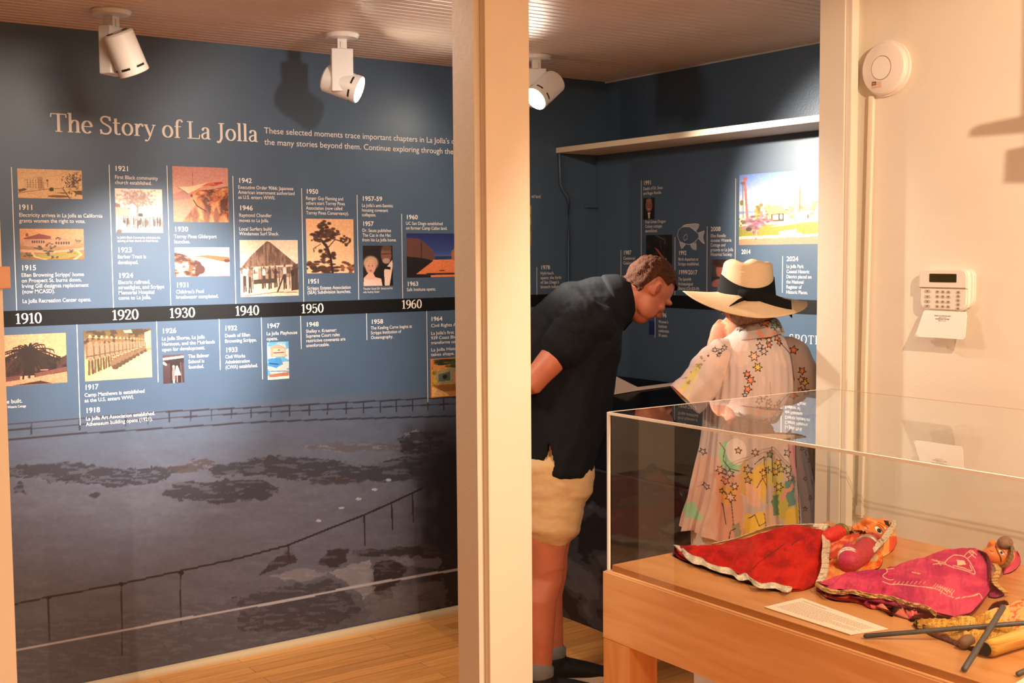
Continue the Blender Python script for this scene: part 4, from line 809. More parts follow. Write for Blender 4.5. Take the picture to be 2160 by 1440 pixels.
# spotlight on the gallery ceiling just outside the picture; its shadow falls on the cream wall
LS = Vector((1.9, .45, 2.38))
def sh(x, y, t): return LS.lerp(onx(x, y, XK), t)
tl = thing('gallery_spotlight', (2.45, 1.05, ZC+.02), 'white spotlight hanging just beyond the right edge, its shadow on the cream wall', 'light')
dn = (onx(2120, 300, XK)-LS).normalized()*.018
link('arm', prism(B(), [sh(x, y, .5) for x, y in ((2043, 289), (2045, 275), (2062, 264), (2160, 243), (2240, 226), (2240, 282), (2160, 281))], dn), M_LAMP, tl)
link('driver_box', prism(B(), [sh(x, y, .5) for x, y in ((2117, 386), (2121, 317), (2230, 294), (2230, 388))], dn), M_LAMP, tl)
a = sh(2185, 240, .5)+dn*.5; link('stem', tube(B(), [a, Vector((a.x, a.y, ZC+.02))], [.012, .012], seg=16), M_LAMP, tl, True)
link('joint', tube(B(), [a, sh(2185, 330, .5)+dn*.5], [.008, .008], seg=12), M_LAMP, tl, True)
link('canopy', lathe(B(), [(.002, 0), (.06, 0), (.058, -.016), (.002, -.02)], Matrix.Translation((a.x, a.y, ZC+.02)), 32), M_LAMP, tl, True, 40)
# ---------------------------------------------------------------- people
M_SKIN = mat('warm_skin', (194, 112, 82), .5, var=.08, vscale=22, bump=.04, bscale=120)
M_SKIN2 = mat('fair_skin', (198, 128, 98), .62, spec=.25, var=.07, vscale=26, bump=.04, bscale=120)
def hand(bm, wrist, d, palm, side, curl=.5, spread=.10, L=.105, thumb=1):
    """wrist point, d = pointing direction, palm = palm normal, side = +1/-1 for the thumb; five bent fingers"""
    d = Vector(d).normalized(); n = Vector(palm); n = (n-d*n.dot(d)).normalized(); s = d.cross(n)*side
    w = Vector(wrist)
    tube(bm, [w-d*.015, w+d*.03, w+d*.075, w+d*.092], [(.016, .024), (.015, .034), (.0135, .039), (.012, .037)], up=n, seg=18)
    for k, (o, l, c) in enumerate(((.030, .95, .9), (.0105, 1.06, 1.), (-.0105, 1., 1.05), (-.030, .80, 1.15))):
        p = w+d*(.086-abs(k-1.3)*.004)+s*o; a = 0.; q = [p-d*.02, p]; ang = (s*(1.5-k)*spread)
        for j, (seg_, be) in enumerate(((.044, .9), (.028, 1.1), (.022, .8))):
            a += be*curl*c
            q.append(q[-1]+((d+ang*.5)*math.cos(a)+n*math.sin(a)).normalized()*seg_*l)
        tube(bm, q, [.0088, .0092, .0086, .0076, .0066], up=s, seg=12)
    p = w+d*.022+s*.022; q = [p, p+(d*.6+s*.75+n*.25).normalized()*.034*1.0]
    q.append(q[-1]+(d*.85+s*.35+n*.45).normalized()*.034); q.append(q[-1]+(d*.9+s*.0+n*.5).normalized()*.026)
    tube(bm, q, [.0125, .0115, .0095, .0075], up=n, seg=12)
def head(bm, Mx):
    """skull, jaw, nose, ears, lips in head space: x right, y face, z up, origin at mid-head; total height .235"""
    def T(p): return Mx@Vector(p)
    r3 = Mx
    ball(bm, T((0, -.012, .030)), (.074, .094, .086), r3, 28)
    ball(bm, T((0, .022, -.020)), (.064, .068, .080), r3, 24)
    ball(bm, T((0, .048, -.078)), (.040, .038, .034), r3, 20)
    for s in (-1, 1):
        ball(bm, T((s*.040, .030, -.050)), (.026, .048, .040), r3); ball(bm, T((s*.040, .064, -.012)), (.024, .020, .018), r3)
        ball(bm, T((s*.030, .078, .026)), (.026, .016, .010), r3)
        q = [T((s*.070, -.008, -.016)), T((s*.079, -.012, .004)), T((s*.083, -.020, .024)), T((s*.081, -.026, .032))]
        tube(bm, q, [(.013, .0075), (.018, .0075), (.016, .0075), (.010, .006)], up=Mx.to_3x3()@Vector((0, 1, 0)), seg=14)
    tube(bm, [T((0, .078, .022)), T((0, .096, -.010)), T((0, .106, -.026))], [(.011, .010), (.012, .013), (.012, .016)], up=Mx.to_3x3()@Vector((0, 1, 0)), seg=14)
    for s in (-1, 1): ball(bm, T((s*.012, .092, -.030)), (.011, .012, .009), r3)
    ball(bm, T((0, .074, -.054)), (.022, .010, .005), r3); ball(bm, T((0, .073, -.063)), (.018, .010, .006), r3)
def eyes(Mx, root):
    for s in (-1, 1):
        c = Mx@Vector((s*.030, .0655, .006)); e = link('eye', ball(B(), c, .0110, None, 18), mat('eye_white', (226, 216, 206), .25), root, True)
        f = (Mx.to_3x3()@Vector((0, 1, -.25))).normalized(); link('iris', ball(B(), c+f*.0052, .0062, None, 14), mat('eye_dark', (48, 32, 22), .2), e, True)
def headframe(c, face, up):
    f = Vector(face).normalized(); u = Vector(up); u = (u-f*u.dot(f)).normalized(); x = f.cross(u)
    return Matrix([[x[i], f[i], u[i], c[i]] for i in range(3)]+[[0, 0, 0, 1]])
def shell_from(me_src, keep, off, name, m, root, wave=0., thick=0.):
    """patch of a skin pushed outwards: used for hair"""
    bm = B(); bm.from_mesh(me_src); bm.normal_update()
    kill = [v for v in bm.verts if not keep(v.co)]
    bmesh.ops.delete(bm, geom=kill, context='VERTS'); bm.normal_update()
    nrm = {v: v.normal.copy() for v in bm.verts}
    for v in bm.verts:
        e = any(len(ed.link_faces) < 2 for ed in v.link_edges)
        h = .35 if e else 1.
        v.co += nrm[v]*off*h*(1+wave*(float(vn(v.co.x*130, v.co.y*130+v.co.z*170))-.5)*2)
    bd = [v for v in bm.verts if any(len(e.link_faces) < 2 for e in v.link_edges)]
    for _ in range(12): bmesh.ops.smooth_vert(bm, verts=bd, factor=.5, use_axis_x=True, use_axis_y=True, use_axis_z=True)
    return link(name, bm, m, root, True)
# ============================== the bending man
DM = 4.37
def m3(x, y, d=0.): return atd(x, y, DM+d)
FM = (RV*.94+FV*.34).normalized()
def flat(v): v = Vector(v); v.z = 0; return v.normalized()
SM = FV*.94-RV*.34                                                  # towards his far side
man = thing('person', (m3(1170, 1420).x, m3(1170, 1420).y, 0), 'person in a navy polo shirt and tan shorts bending forward with hands behind the back', 'person')
hipN, hipF = m3(1160, 985, -.08), m3(1166, 985, .10)
kneeN, kneeF = m3(1152, 1198, -.08), m3(1160, 1194, .10)
ankN, ankF = m3(1141, 1392, -.11), m3(1168, 1345, .10)
ankN.z = .10; ankF.z = .10
bm = B()
tube(bm, [m3(1158, 1000, .02), m3(1164, 930, .02), m3(1178, 850, .02), m3(1194, 770, .02), m3(1218, 705, .02), m3(1250, 665, .02)], [(.15, .18), (.155, .18), (.165, .18), (.165, .19), (.15, .20), (.11, .15)], up=FM, seg=28)
for h, k, a, ck in ((hipN, kneeN, ankN, 1), (hipF, kneeF, ankF, 1)):
    calf = k.lerp(a, .30)-FM*.022
    tube(bm, [h, h.lerp(k, .5), k+Vector((0, 0, .05)), k-Vector((0, 0, .04)), calf, k.lerp(a, .62)-FM*.010, k.lerp(a, .86), a], [(.10, .09), (.092, .085), (.068, .064), (.062, .058), (.064, .058), (.050, .046), (.038, .034), (.040, .034)], up=FM, seg=24)
    ball(bm, k+FM*.030-Vector((0, 0, .0)), (.040, .040, .046)); tube(bm, [a+Vector((0, 0, -.02)), a-Vector((0, 0, .05))+FM*.03, a-Vector((0, 0, .06))+FM*.12], [(.045, .036), (.045, .040), (.025, .036)], up=(0, 0, 1), seg=16)
shN, shF = m3(1236, 680, -.16), m3(1275, 662, .20)
elN, elF = m3(1122, 806, -.20), m3(1150, 790, .26)
wrN, wrF = m3(1062, 812, -.06), m3(1072, 806, .12)
for s, e, w in ((shN, elN, wrN), (shF, elF, wrF)):
    tube(bm, [s, s.lerp(e, .35), s.lerp(e, .75), e, e.lerp(w, .3), e.lerp(w, .7), w], [(.062, .06), (.056, .056), (.048, .048), (.046, .044), (.046, .044), (.036, .034), (.026, .032)], up=(0, 0, 1), seg=20)
hand(bm, wrN, (-RV*.25+FV*.9+Vector((0, 0, .15))), FM*-1, -1, .45); hand(bm, wrF, (-RV*.35-FV*.85+Vector((0, 0, -.10))), FM*-1+Vector((0, 0, .2)), 1, .5)
hc = m3(1366, 612, .03); mh = headframe(hc, RV*.62+FV*.30+Vector((0, 0, -.80)), RV*.62+FV*.18+Vector((0, 0, .72)))
tube(bm, [m3(1262, 655, .02), m3(1300, 636, .025), m3(1335, 622, .03), m3(1352, 618, .03)], [(.060, .065), (.062, .066), (.066, .066), (.064, .062)], up=FM, seg=24)
head(bm, mh)
mb = fuse(bm, .006, 3); body = link('body', mb, M_SKIN, man, True)
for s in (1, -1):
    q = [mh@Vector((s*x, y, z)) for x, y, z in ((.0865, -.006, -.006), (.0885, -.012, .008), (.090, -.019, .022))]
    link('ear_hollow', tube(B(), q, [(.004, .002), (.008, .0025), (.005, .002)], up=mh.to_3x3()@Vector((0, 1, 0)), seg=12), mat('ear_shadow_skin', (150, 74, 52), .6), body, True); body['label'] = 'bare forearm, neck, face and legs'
eyes(mh, man)
mi = mh.inverted()
def hk(co):
    p = mi@co
    if abs(p.x) > .105 or p.z > .2 or p.z < -.09 or p.y > .12 or p.y < -.14: return False
    ear = abs(p.x) > .058 and -.036 < p.y < .016 and p.z < .038
    if ear: return False
    if p.y > .02: lim = .066+.10*(p.y-.02)
    elif p.y > -.03: lim = -.010+.35*max(0, p.y+.0) if abs(p.x) > .05 else .01
    else: lim = -.052-.05*max(0, -.06-p.y)
    return p.z > lim+.008*(float(vn(co.x*160, co.z*160+co.y*90))-.5)
M_HAIR = mat('short_brown_hair', (72, 38, 20), .75, spec=.2, var=.35, vscale=150, bump=.5, bscale=260, stretch=(1, 1, .35))
hr = shell_from(mb, hk, .010, 'hair', M_HAIR, man, .45)
# shirt
M_POLO = mat('navy_polo_cloth', (21, 23, 28), .85, spec=.2, var=.06, vscale=300, bump=.15, bscale=500)
bm = B()
def fold(j, q): return .018*math.sin(q*7+j*1.3)+.012*math.sin(q*13-j*.9)
tube(bm, [m3(1153, 988, .02), m3(1157, 952, .02), m3(1170, 900, .02), m3(1179, 850, .02), m3(1186, 800, .02), m3(1198, 745, .02), m3(1218, 698, .02), m3(1248, 660, .025), m3(1282, 640, .028), m3(1310, 630, .03)],
     [(.160, .222), (.164, .222), (.174, .216), (.186, .212), (.186, .215), (.182, .222), (.172, .228), (.135, .205), (.100, .130), (.088, .092)], up=FM, seg=36, cap=1, noise=fold)
for s, e, f in ((shN, elN, 1), (shF, elF, 1)):
    h = s.lerp(e, .50); d = (e-s).normalized()
    tube(bm, [s+RV*.05+Vector((0, 0, -.01)), s-d*.02, s.lerp(e, .2), s.lerp(e, .36), h], [(.075, .07), (.088, .082), (.088, .084), (.084, .082), (.080, .078)], up=(0, 0, 1), seg=24, cap=1)
ms = fuse(bm, .007, 6)
# side slit of the hem, and soft creases pulled from the arm pit
def crease(me, fn):
    v = verts_of(me); n = np.empty(len(me.vertices)*3); me.vertices.foreach_get('normal', n); n = n.reshape(-1, 3)
    v += n*fn(v)[:, None]; me.vertices.foreach_set('co', v.ravel()); me.update()
def polo_f(v):
    x, y = pxw(v); slit = ((x-1157)/(1+.24*np.clip(y-936, 0, 60)))**2 < 1
    return -.05*(slit & (y > 938) & (y < 985))-.012*np.exp(-((y-(742-.62*(x-1200)))/9)**2)*(x > 1150)*(x < 1330)*0+.006*(fbm(x/26, y/60, 4)-.5)*2+.008*(fbm((x+y)/40, (x-y)/16, 8)-.5)*2*np.exp(-((x-1230)/70)**2-((y-680)/60)**2)*2
crease(ms, polo_f)
sh = link('polo_shirt', ms, M_POLO, man, True)
# collar
bm = B(); c0, c1 = m3(1291, 634, .028), m3(1318, 624, .03); t = (c1-c0).normalized()
tube(bm, [c0, c0.lerp(c1, .5), c1], [(.100, .104), (.094, .095), (.086, .085)], up=FM, seg=32, cap=1)
me = fuse(bm, .006, 2); link('collar', me, M_POLO, sh, True)
# shorts
M_TAN = mat('tan_cotton', (214, 178, 128), .8, var=.04, vscale=30, bump=.2, bscale=40)
bm = B()
tube(bm, [m3(1160, 900, .02), m3(1162, 945, .02), m3(1164, 990, .02), m3(1168, 1040, .02)], [(.150, .190), (.150, .20), (.150, .205), (.13, .20)], up=FM, seg=30, cap=1)
def fold2(j, q): return .006*math.sin(q*5+j)
for h, k, lo, dx in ((hipN, kneeN, 1128, 0), (hipF, kneeF, 1122, .0)):
    b_ = k+Vector((0, 0, .135))+FM*.012
    tube(bm, [h+Vector((0, 0, .02)), h.lerp(b_, .35)+FM*.012, h.lerp(b_, .7)+FM*.008, b_], [(.128, .115), (.122, .112), (.108, .104), (.100, .098)], up=FM, seg=30, cap=1, noise=fold2)
me = fuse(bm, .007, 4)
def sh_f(v):
    x, y = pxw(v); return .005*(fbm(x/50, y/16, 5)-.5)*2
crease(me, sh_f); link('shorts', me, M_TAN, man, True)
# shoes and socks
M_SHOE = mat('black_canvas', (20, 19, 21), .75, bump=.3, bscale=400); M_SOLE = mat('white_rubber', (226, 206, 190), .5); M_SOCK = mat('grey_sock', (120, 118, 116), .9, bump=.4, bscale=300)
for a, f, lift in ((ankN, FM, 0), (ankF, (RV*.985+FV*.17).normalized(), 0)):
    g = Vector((a.x, a.y, 0)); f = flat(f); sd_ = Vector((-f.y, f.x, 0))
    link('sock', tube(B(), [g+Vector((0, 0, .085)), g+Vector((0, 0, .115)), g+Vector((0, 0, .135))], [(.046, .042), (.046, .041), (.047, .042)], up=f, seg=24, cap=1), M_SOCK, man, True)
    out = []
    for t in np.linspace(0, 2*math.pi, 40, endpoint=False):
        x = math.cos(t); y = math.sin(t); xx = .075+x*.145; w = .046+.008*x-.010*max(0, -x)
        out.append(g+f*xx*1.0+sd_*y*w+Vector((0, 0, .002)))
    bm = prism(B(), out, (0, 0, .026)); bmesh.ops.bevel(bm, geom=bm.edges[:], offset=.004, segments=2, affect='EDGES')
    bm2 = B(); tube(bm2, [g-f*.045+Vector((0, 0, .045)), g+f*.0+Vector((0, 0, .058)), g+f*.06+Vector((0, 0, .056)), g+f*.13+Vector((0, 0, .044)), g+f*.195+Vector((0, 0, .034))], [(.028, .036), (.036, .041), (.038, .043), (.030, .046), (.018, .036)], up=(0, 0, 1), seg=24, cap=3)
    tube(bm2, [g+Vector((0, 0, .05)), g+Vector((0, 0, .085)), g-f*.006+Vector((0, 0, .102))], [(.056, .043), (.053, .043), (.052, .044)], up=f, seg=24, cap=1)
    so = link('shoe', fuse(bm2, .005, 3), M_SHOE, man, True); link('sole', bm, M_SOLE, so)
    bm3 = B()
    for k in range(4):
        c = g+f*(.055+k*.024)+Vector((0, 0, .096-k*.008)); tube(bm3, [c-sd_*.03-Vector((0, 0, .012)), c, c+sd_*.03-Vector((0, 0, .012))], [.0035]*3, seg=8)
    link('laces', bm3, M_SHOE, so, True)
    b4 = tube(B(), [g-f*.058+Vector((0, 0, .10)), g-f*.064+Vector((0, 0, .112)), g-f*.060+Vector((0, 0, .122)), g-f*.052+Vector((0, 0, .112)), g-f*.054+Vector((0, 0, .10))], [.003]*5, seg=8); link('pull_tab', b4, M_SHOE, so, True)
# ============================== the woman in the straw hat, seen from behind
DW = 3.82
def w3(x, y, d=0.): return atd(x, y, DW+d)
M_HAT = mat('woven_straw', (216, 182, 142), .75, var=.05, vscale=90, bump=.35, bscale=420, stretch=(1, 1, 4))
M_RIB = mat('black_ribbon', (14, 12, 13), .85, spec=.2, bump=.35, bscale=500, var=.1)
UP = Vector((0, 0, 1))
wom = thing('person', (w3(1585, 1100).x, w3(1585, 1100).y, 0), 'person in a wide straw hat, pale starred tunic and white trousers seen from behind', 'person')
FWm = (FV*.97-RV*.12).normalized()                                  # she faces away and a little left
bm = B()
nk = w3(1590, 700, .02); hcw = w3(1577, 660, .05); mhw = headframe(hcw, FWm+Vector((0, 0, -.25)), UP+FWm*.2)@Matrix.Diagonal((.93, .93, .93, 1))
tube(bm, [w3(1590, 750, .0), w3(1590, 725, .015), w3(1587, 700, .03), w3(1584, 670, .045)], [(.06, .07), (.050, .052), (.048, .048), (.05, .05)], up=FWm, seg=20)
head(bm, mhw)
tube(bm, [w3(1590, 1100, .02), w3(1590, 1000, .02), w3(1590, 900, .02), w3(1590, 800, .02), w3(1590, 750, .02)], [(.10, .15), (.10, .14), (.085, .12), (.085, .12), (.06, .10)], up=FWm, seg=24)
shL, shR = w3(1514, 748, .02), w3(1668, 742, .02)
elL, wrL = w3(1472, 836, .03), w3(1504, 744, .10)
elR, wrR = w3(1694, 862, .0), w3(1700, 985, .12)
for s, e, w in ((shL, elL, wrL), (shR, elR, wrR)):
    tube(bm, [s, s.lerp(e, .5), e, e.lerp(w, .35), e.lerp(w, .75), w], [(.042, .042), (.038, .038), (.036, .034), (.034, .033), (.026, .025), (.021, .025)], up=FWm, seg=16)
dl = (w3(1526, 690, .10)-wrL).normalized()
hand(bm, wrL, dl, RV*.62+FV*.75, -1, .62); hand(bm, wrR, Vector((0, 0, -1))+FV*.2, RV*-1, -1, .35)
for sx in (-1, 1):
    h = w3(1590+sx*46, 1100, .02); k = Vector((h.x, h.y, .44))+RV*sx*.0; a = Vector((h.x, h.y, .10))
    tube(bm, [h, h.lerp(k, .5), k, k.lerp(a, .35), a], [(.085, .08), (.07, .07), (.052, .05), (.05, .046), (.034, .034)], up=FWm, seg=18)
    tube(bm, [a, a-UP*.05+FWm*.03, a-UP*.065+FWm*.12], [(.04, .034), (.04, .036), (.02, .034)], up=UP, seg=14)
mw = fuse(bm, .0055, 3); bo = link('body', mw, M_SKIN2, wom, True); bo['label'] = 'neck and raised hand'
eyes(mhw, wom)
miw = mhw.inverted()
def hw(co):
    p = miw@co
    if abs(p.x) > .1 or p.z > .2 or p.y > .05 or p.y < -.14 or p.z < -.085: return False
    if abs(p.x) > .06 and -.03 < p.y < .016 and p.z < .034: return False
    return p.z > (-.078 if p.y < -.02 else .0) and p.z < .045
hr = shell_from(mw, hw, .016, 'hair', mat('grey_brown_hair', (150, 118, 96), .6, var=.3, vscale=120, bump=.5, bscale=240, stretch=(1, 1, .3)), wom, .4)
# ring and ear stud
lr = wrL+dl*.105+RV*.012
bmr = B(); lathe(bmr, [(.0095, -.002), (.0115, -.002), (.0115, .002), (.0095, .002)], frame(lr, dl), 20, cap=False); link('ring', bmr, mat('silver', (220, 220, 220), .2, metal=1.), wom, True)
# trousers
M_WHT = mat('white_linen', (236, 222, 208), .85, var=.03, bump=.2, bscale=60)
bm = B(); tube(bm, [w3(1590, 1010, .02), w3(1588, 1080, .02), w3(1588, 1130, .02)], [(.12, .165), (.125, .175), (.115, .17)], up=FWm, seg=24)
for sx in (-1, 1):
    h = w3(1588+sx*62, 1110, .02); a = Vector((h.x, h.y, .09))+RV*sx*.0
    tube(bm, [h, h.lerp(a, .4), h.lerp(a, .8), a], [(.11, .105), (.098, .095), (.092, .09), (.094, .092)], up=FWm, seg=26, cap=1, noise=lambda j, q: .03*math.sin(q*6+j))
link('trousers', fuse(bm, .007, 4), M_WHT, wom, True)
for sx in (-1, 1):
    h = w3(1590+sx*46, 1100, .02); g = Vector((h.x, h.y, 0)); bm = B()
    tube(bm, [g-FWm*.06+UP*.035, g+UP*.045, g+FWm*.08+UP*.04, g+FWm*.17+UP*.026], [(.030, .034), (.044, .040), (.038, .042), (.022, .034)], up=UP, seg=18, cap=3)
    link('shoe', fuse(bm, .005, 2), mat('tan_leather', (176, 134, 100), .5), wom, True)
# tunic: dense loft so that its print stays crisp
M_TUN = mat('printed_tunic_cloth', rough=.75, attr=True, sheen=.1, bump=.08, bscale=300)
prof = [(690, 1594, 33, .052), (702, 1594, 50, .068), (716, 1593, 70, .082), (735, 1592, 90, .098), (760, 1591, 99, .112), (800, 1591, 102, .125), (850, 1590, 103, .135), (900, 1589, 105, .142), (950, 1588, 112, .15), (1000, 1587, 121, .16), (1050, 1586, 131, .168), (1100, 1585, 141, .176), (1128, 1585, 146, .18)]
ry = [q[0] for q in prof]
NU, NV = 760, 560
T = np.linspace(0, 2*np.pi, NU+1); Yv = np.concatenate([np.linspace(690, 1128, NV+1)])
P = np.zeros((NV+1, NU+1, 3)); r_ = np.array(RV); f_ = np.array(FV)
for j, y in enumerate(Yv):
    cx = np.interp(y, ry, [q[1] for q in prof]); hwid = np.interp(y, ry, [q[2] for q in prof])/F*DW; dd = np.interp(y, ry, [q[3] for q in prof])
    c = np.array(w3(cx, y, .03)); k = np.clip((y-760)/260, 0, 1); k2 = np.clip((y-690)/60, 0, 1)
    pl = 1+.050*k*np.sin(T*13+.6*np.sin(T*3))+.022*k*np.sin(T*29+1)+.012*k2*np.sin(T*7+y/40)+.011*np.clip((y-715)/60, 0, 1)*np.sin(T*37+1.5*np.sin(y/38))
    P[j] = c[None]+np.outer(np.cos(T)*hwid*pl, r_)+np.outer(-np.sin(T)*dd*pl, f_)
    if y > 1060: P[j, :, 2] += .012*np.sin(T*5+1)*(y-1060)/68+.022*np.cos(T)*(y-1060)/68*-1
def wsmooth(a): return a
me = grid_mesh('tunic', P, NU, NV)
def star(cx, cy, r, rot=0, k=.45, n=5):
    return [(cx+(r if i % 2 == 0 else r*k)*math.sin(math.pi*i/n+rot), cy-(r if i % 2 == 0 else r*k)*math.cos(math.pi*i/n+rot)) for i in range(2*n)]
INK = (44, 30, 26)
def paint_star(p, cx, cy, r, col=None, rot=0., w=1.7, n=5):
    s = star(cx, cy, r, rot, .45, n)
    if col: p.poly(s, col)
    p.line(s+[s[0]], w, INK)
ORG, PCH, YEL, GRN, MNT, PNK, TEA = (236, 136, 84), (240, 186, 150), (238, 190, 70), (128, 150, 70), (150, 200, 150), (226, 120, 120), (76, 136, 130)
def paint_tunic(v):
    d = v-np.array(w3(1590, 900)); lx = d@r_; px = 1590+lx*F/DW; py = H/2+0*px; q = w3(1590, 900)
    gx, gy = pxw(np.array(q)[None]+np.outer(lx, r_)+np.outer(d[:, 2], (0, 0, 1)))
    p = Paint(gx, gy, (200, 176, 167)); t = fbm(gx/40, gy/90, 3)
    p.put(t > .62, (232, 196, 178), .35)
    # lower print: washes of colour
    wob = (fbm(gx/16, gy/16, 8)-.5)*14; q_ = Paint(gx+wob, gy+wob)
    def wash(pts, c, a=.8): p.put(q_.inside(pts), c, a)
    wash([(1470, 960), (1510, 950), (1540, 1130), (1440, 1130), (1440, 1080)], (226, 160, 130), .5); wash([(1500, 985), (1545, 980), (1555, 1130), (1500, 1130)], (222, 140, 104), .6)
    wash([(1505, 1010), (1545, 1000), (1540, 1040), (1512, 1050)], (222, 160, 70)); wash([(1560, 985), (1598, 950), (1605, 1000), (1590, 1040), (1566, 1010)], (236, 184, 64), .9)
    wash([(1545, 960), (1562, 960), (1562, 1030), (1545, 1020)], (206, 160, 80)); wash([(1556, 1062), (1592, 1058), (1590, 1100), (1586, 1130), (1550, 1130)], (238, 190, 60), .95); wash([(1600, 960), (1632, 960), (1634, 1010), (1606, 1010)], (206, 196, 84), .75)
    wash([(1612, 1020), (1650, 1000), (1646, 1070), (1620, 1072)], (190, 178, 60), .85); wash([(1634, 1060), (1664, 1040), (1668, 1108), (1634, 1116)], (226, 190, 60), .9); wash([(1638, 1000), (1662, 992), (1656, 1040), (1640, 1048)], TEA, .9); wash([(1611, 1028), (1624, 1024), (1622, 1064), (1612, 1068)], (70, 130, 100), .9)
    wash([(1626, 1034), (1652, 1000), (1656, 1008), (1632, 1040)], (228, 150, 140), .95); wash([(1530, 1085), (1545, 1080), (1545, 1125), (1530, 1125)], (120, 130, 110), .7); wash([(1440, 1060), (1462, 1052), (1472, 1080), (1444, 1088)], MNT, .95); wash([(1650, 930), (1668, 930), (1668, 1010), (1652, 970)], (226, 130, 140), .7); wash([(1556, 1000), (1584, 1000), (1582, 1050), (1556, 1040)], (244, 180, 150), .7); wash([(1590, 1060), (1612, 1050), (1612, 1125), (1590, 1125)], (228, 176, 130), .6)
    # crescent
    p.ell(1530, 950, 22, 30, MNT, .95); p.ell(1541, 940, 20, 26, (228, 206, 194)); p.line([(1510, 925), (1520, 940), (1516, 960), (1526, 974), (1545, 978)], 1.5, INK)
    for a in ([(1575, 964), (1594, 948), (1594, 990)], [(1578, 1010), (1590, 990), (1596, 1004)], [(1598, 950), (1598, 1040)], [(1612, 930), (1612, 1000)], [(1590, 1058), (1594, 1090)], [(1560, 1070), (1572, 1062), (1580, 1084), (1592, 1076)], [(1582, 1104), (1584, 1124), (1576, 1128)], [(1518, 1128), (1524, 1096), (1534, 1090)], [(1526, 1030), (1530, 1084)], [(1512, 1046), (1516, 1084)], [(1634, 1088), (1650, 1094), (1666, 1086)], [(1540, 1110), (1556, 1116), (1560, 1130)]): p.line(a, 1.5, INK)
    # lavender side panel
    m = np.clip((gx-1667)/1., 0, 1)*(gy > 905); p.put(m, (186, 182, 206), .95); p.line([(1667, 912), (1668, 1108)], 2, (70, 60, 80))
    for x, y, r in ((1682, 940, 5), (1694, 950, 6), (1704, 970, 5), (1686, 1000, 5), (1708, 1016, 6), (1696, 1040, 6), (1684, 1060, 5)): paint_star(p, x, y, r, None, x, 1.2)
    # stars
    for x, y, r, c, n in ((1582, 748, 11, PCH, 6), (1588, 770, 10, YEL, 6), (1603, 738, 9, None, 6), (1596, 728, 8, None, 5), (1597, 709, 8, None, 6), (1617, 716, 8, PCH, 6), (1616, 726, 7, ORG, 5), (1636, 713, 8, ORG, 5), (1640, 722, 7, ORG, 5), (1566, 784, 8, ORG, 6), (1572, 796, 10, ORG, 6), (1566, 814, 9, ORG, 5), (1674, 738, 10, ORG, 5), (1664, 700, 10, PCH, 5), (1578, 703, 6, None, 5), (1516, 738, 6, None, 5), (1527, 733, 6, None, 6), (1620, 702, 6, None, 5), (1608, 701, 6, None, 5), (1560, 826, 6, None, 5),
        (1577, 941, 8, PCH, 6), (1607, 945, 8, GRN, 5), (1645, 943, 9, None, 5), (1645, 976, 10, (214, 206, 170), 6), (1648, 992, 8, None, 5), (1624, 962, 8, YEL, 5), (1618, 980, 9, YEL, 6), (1630, 975, 8, None, 5), (1510, 980, 10, PCH, 6), (1526, 984, 9, None, 6), (1518, 1000, 8, ORG, 5), (1534, 1008, 8, PCH, 6), (1526, 1030, 11, PCH, 6), (1512, 1022, 6, None, 5), (1562, 976, 10, None, 6), (1562, 996, 8, None, 5), (1600, 976, 8, None, 6), (1624, 1010, 10, (222, 200, 90), 6), (1592, 980, 8, YEL, 5), (1544, 938, 7, PCH, 5), (1482, 950, 7, None, 5), (1484, 1016, 6, None, 5)):
        paint_star(p, x, y, r, c, x*.7, 1.6, n)
    p.line([(1700-60, 720), (1662, 745), (1668, 800)], 1.6, INK); p.line([(1612, 800), (1614, 840)], 1.0, (150, 120, 110))
    return p.c
setcol(me, paint_tunic(verts_of(me))); tn = link('tunic', me, M_TUN, wom, True)
# collar of the tunic
bm = B(); Pc = np.zeros((31, 121, 3)); Tc = np.linspace(0, 2*np.pi, 121)
for j, s in enumerate(np.linspace(0, 1, 31)):
    y = 708-30*math.sin(s*2.2) if s < .75 else 678+ (s-.75)*30; rad = (52-18*min(1, s*1.3))/F*DW
    c = np.array(w3(1596, y, .03)); pl = 1+.06*np.sin(Tc*6+s*2); Pc[j] = c[None]+np.outer(np.cos(Tc)*rad*1.05*pl, r_)+np.outer(-np.sin(Tc)*rad*1.15*pl, f_)
    Pc[j, :, 2] += .012*np.cos(Tc)
me = grid_mesh('collar', Pc, 120, 30); gx, gy = pxw(Pc.reshape(-1, 3)); p = Paint(gx, gy, (176, 160, 156)); p.put(fbm(gx/9, gy/9, 2) > .6, (226, 130, 84), .7)
for x, y, r, c in ((1586, 678, 10, ORG), (1600, 676, 8, None), (1615, 679, 12, ORG), (1634, 686, 10, (150, 190, 150)), (1642, 694, 9, (206, 190, 170)), (1566, 690, 8, ORG)): paint_star(p, x, y, r, c, x)
setcol(me, p.c); link('collar', me, M_TUN, tn, True)
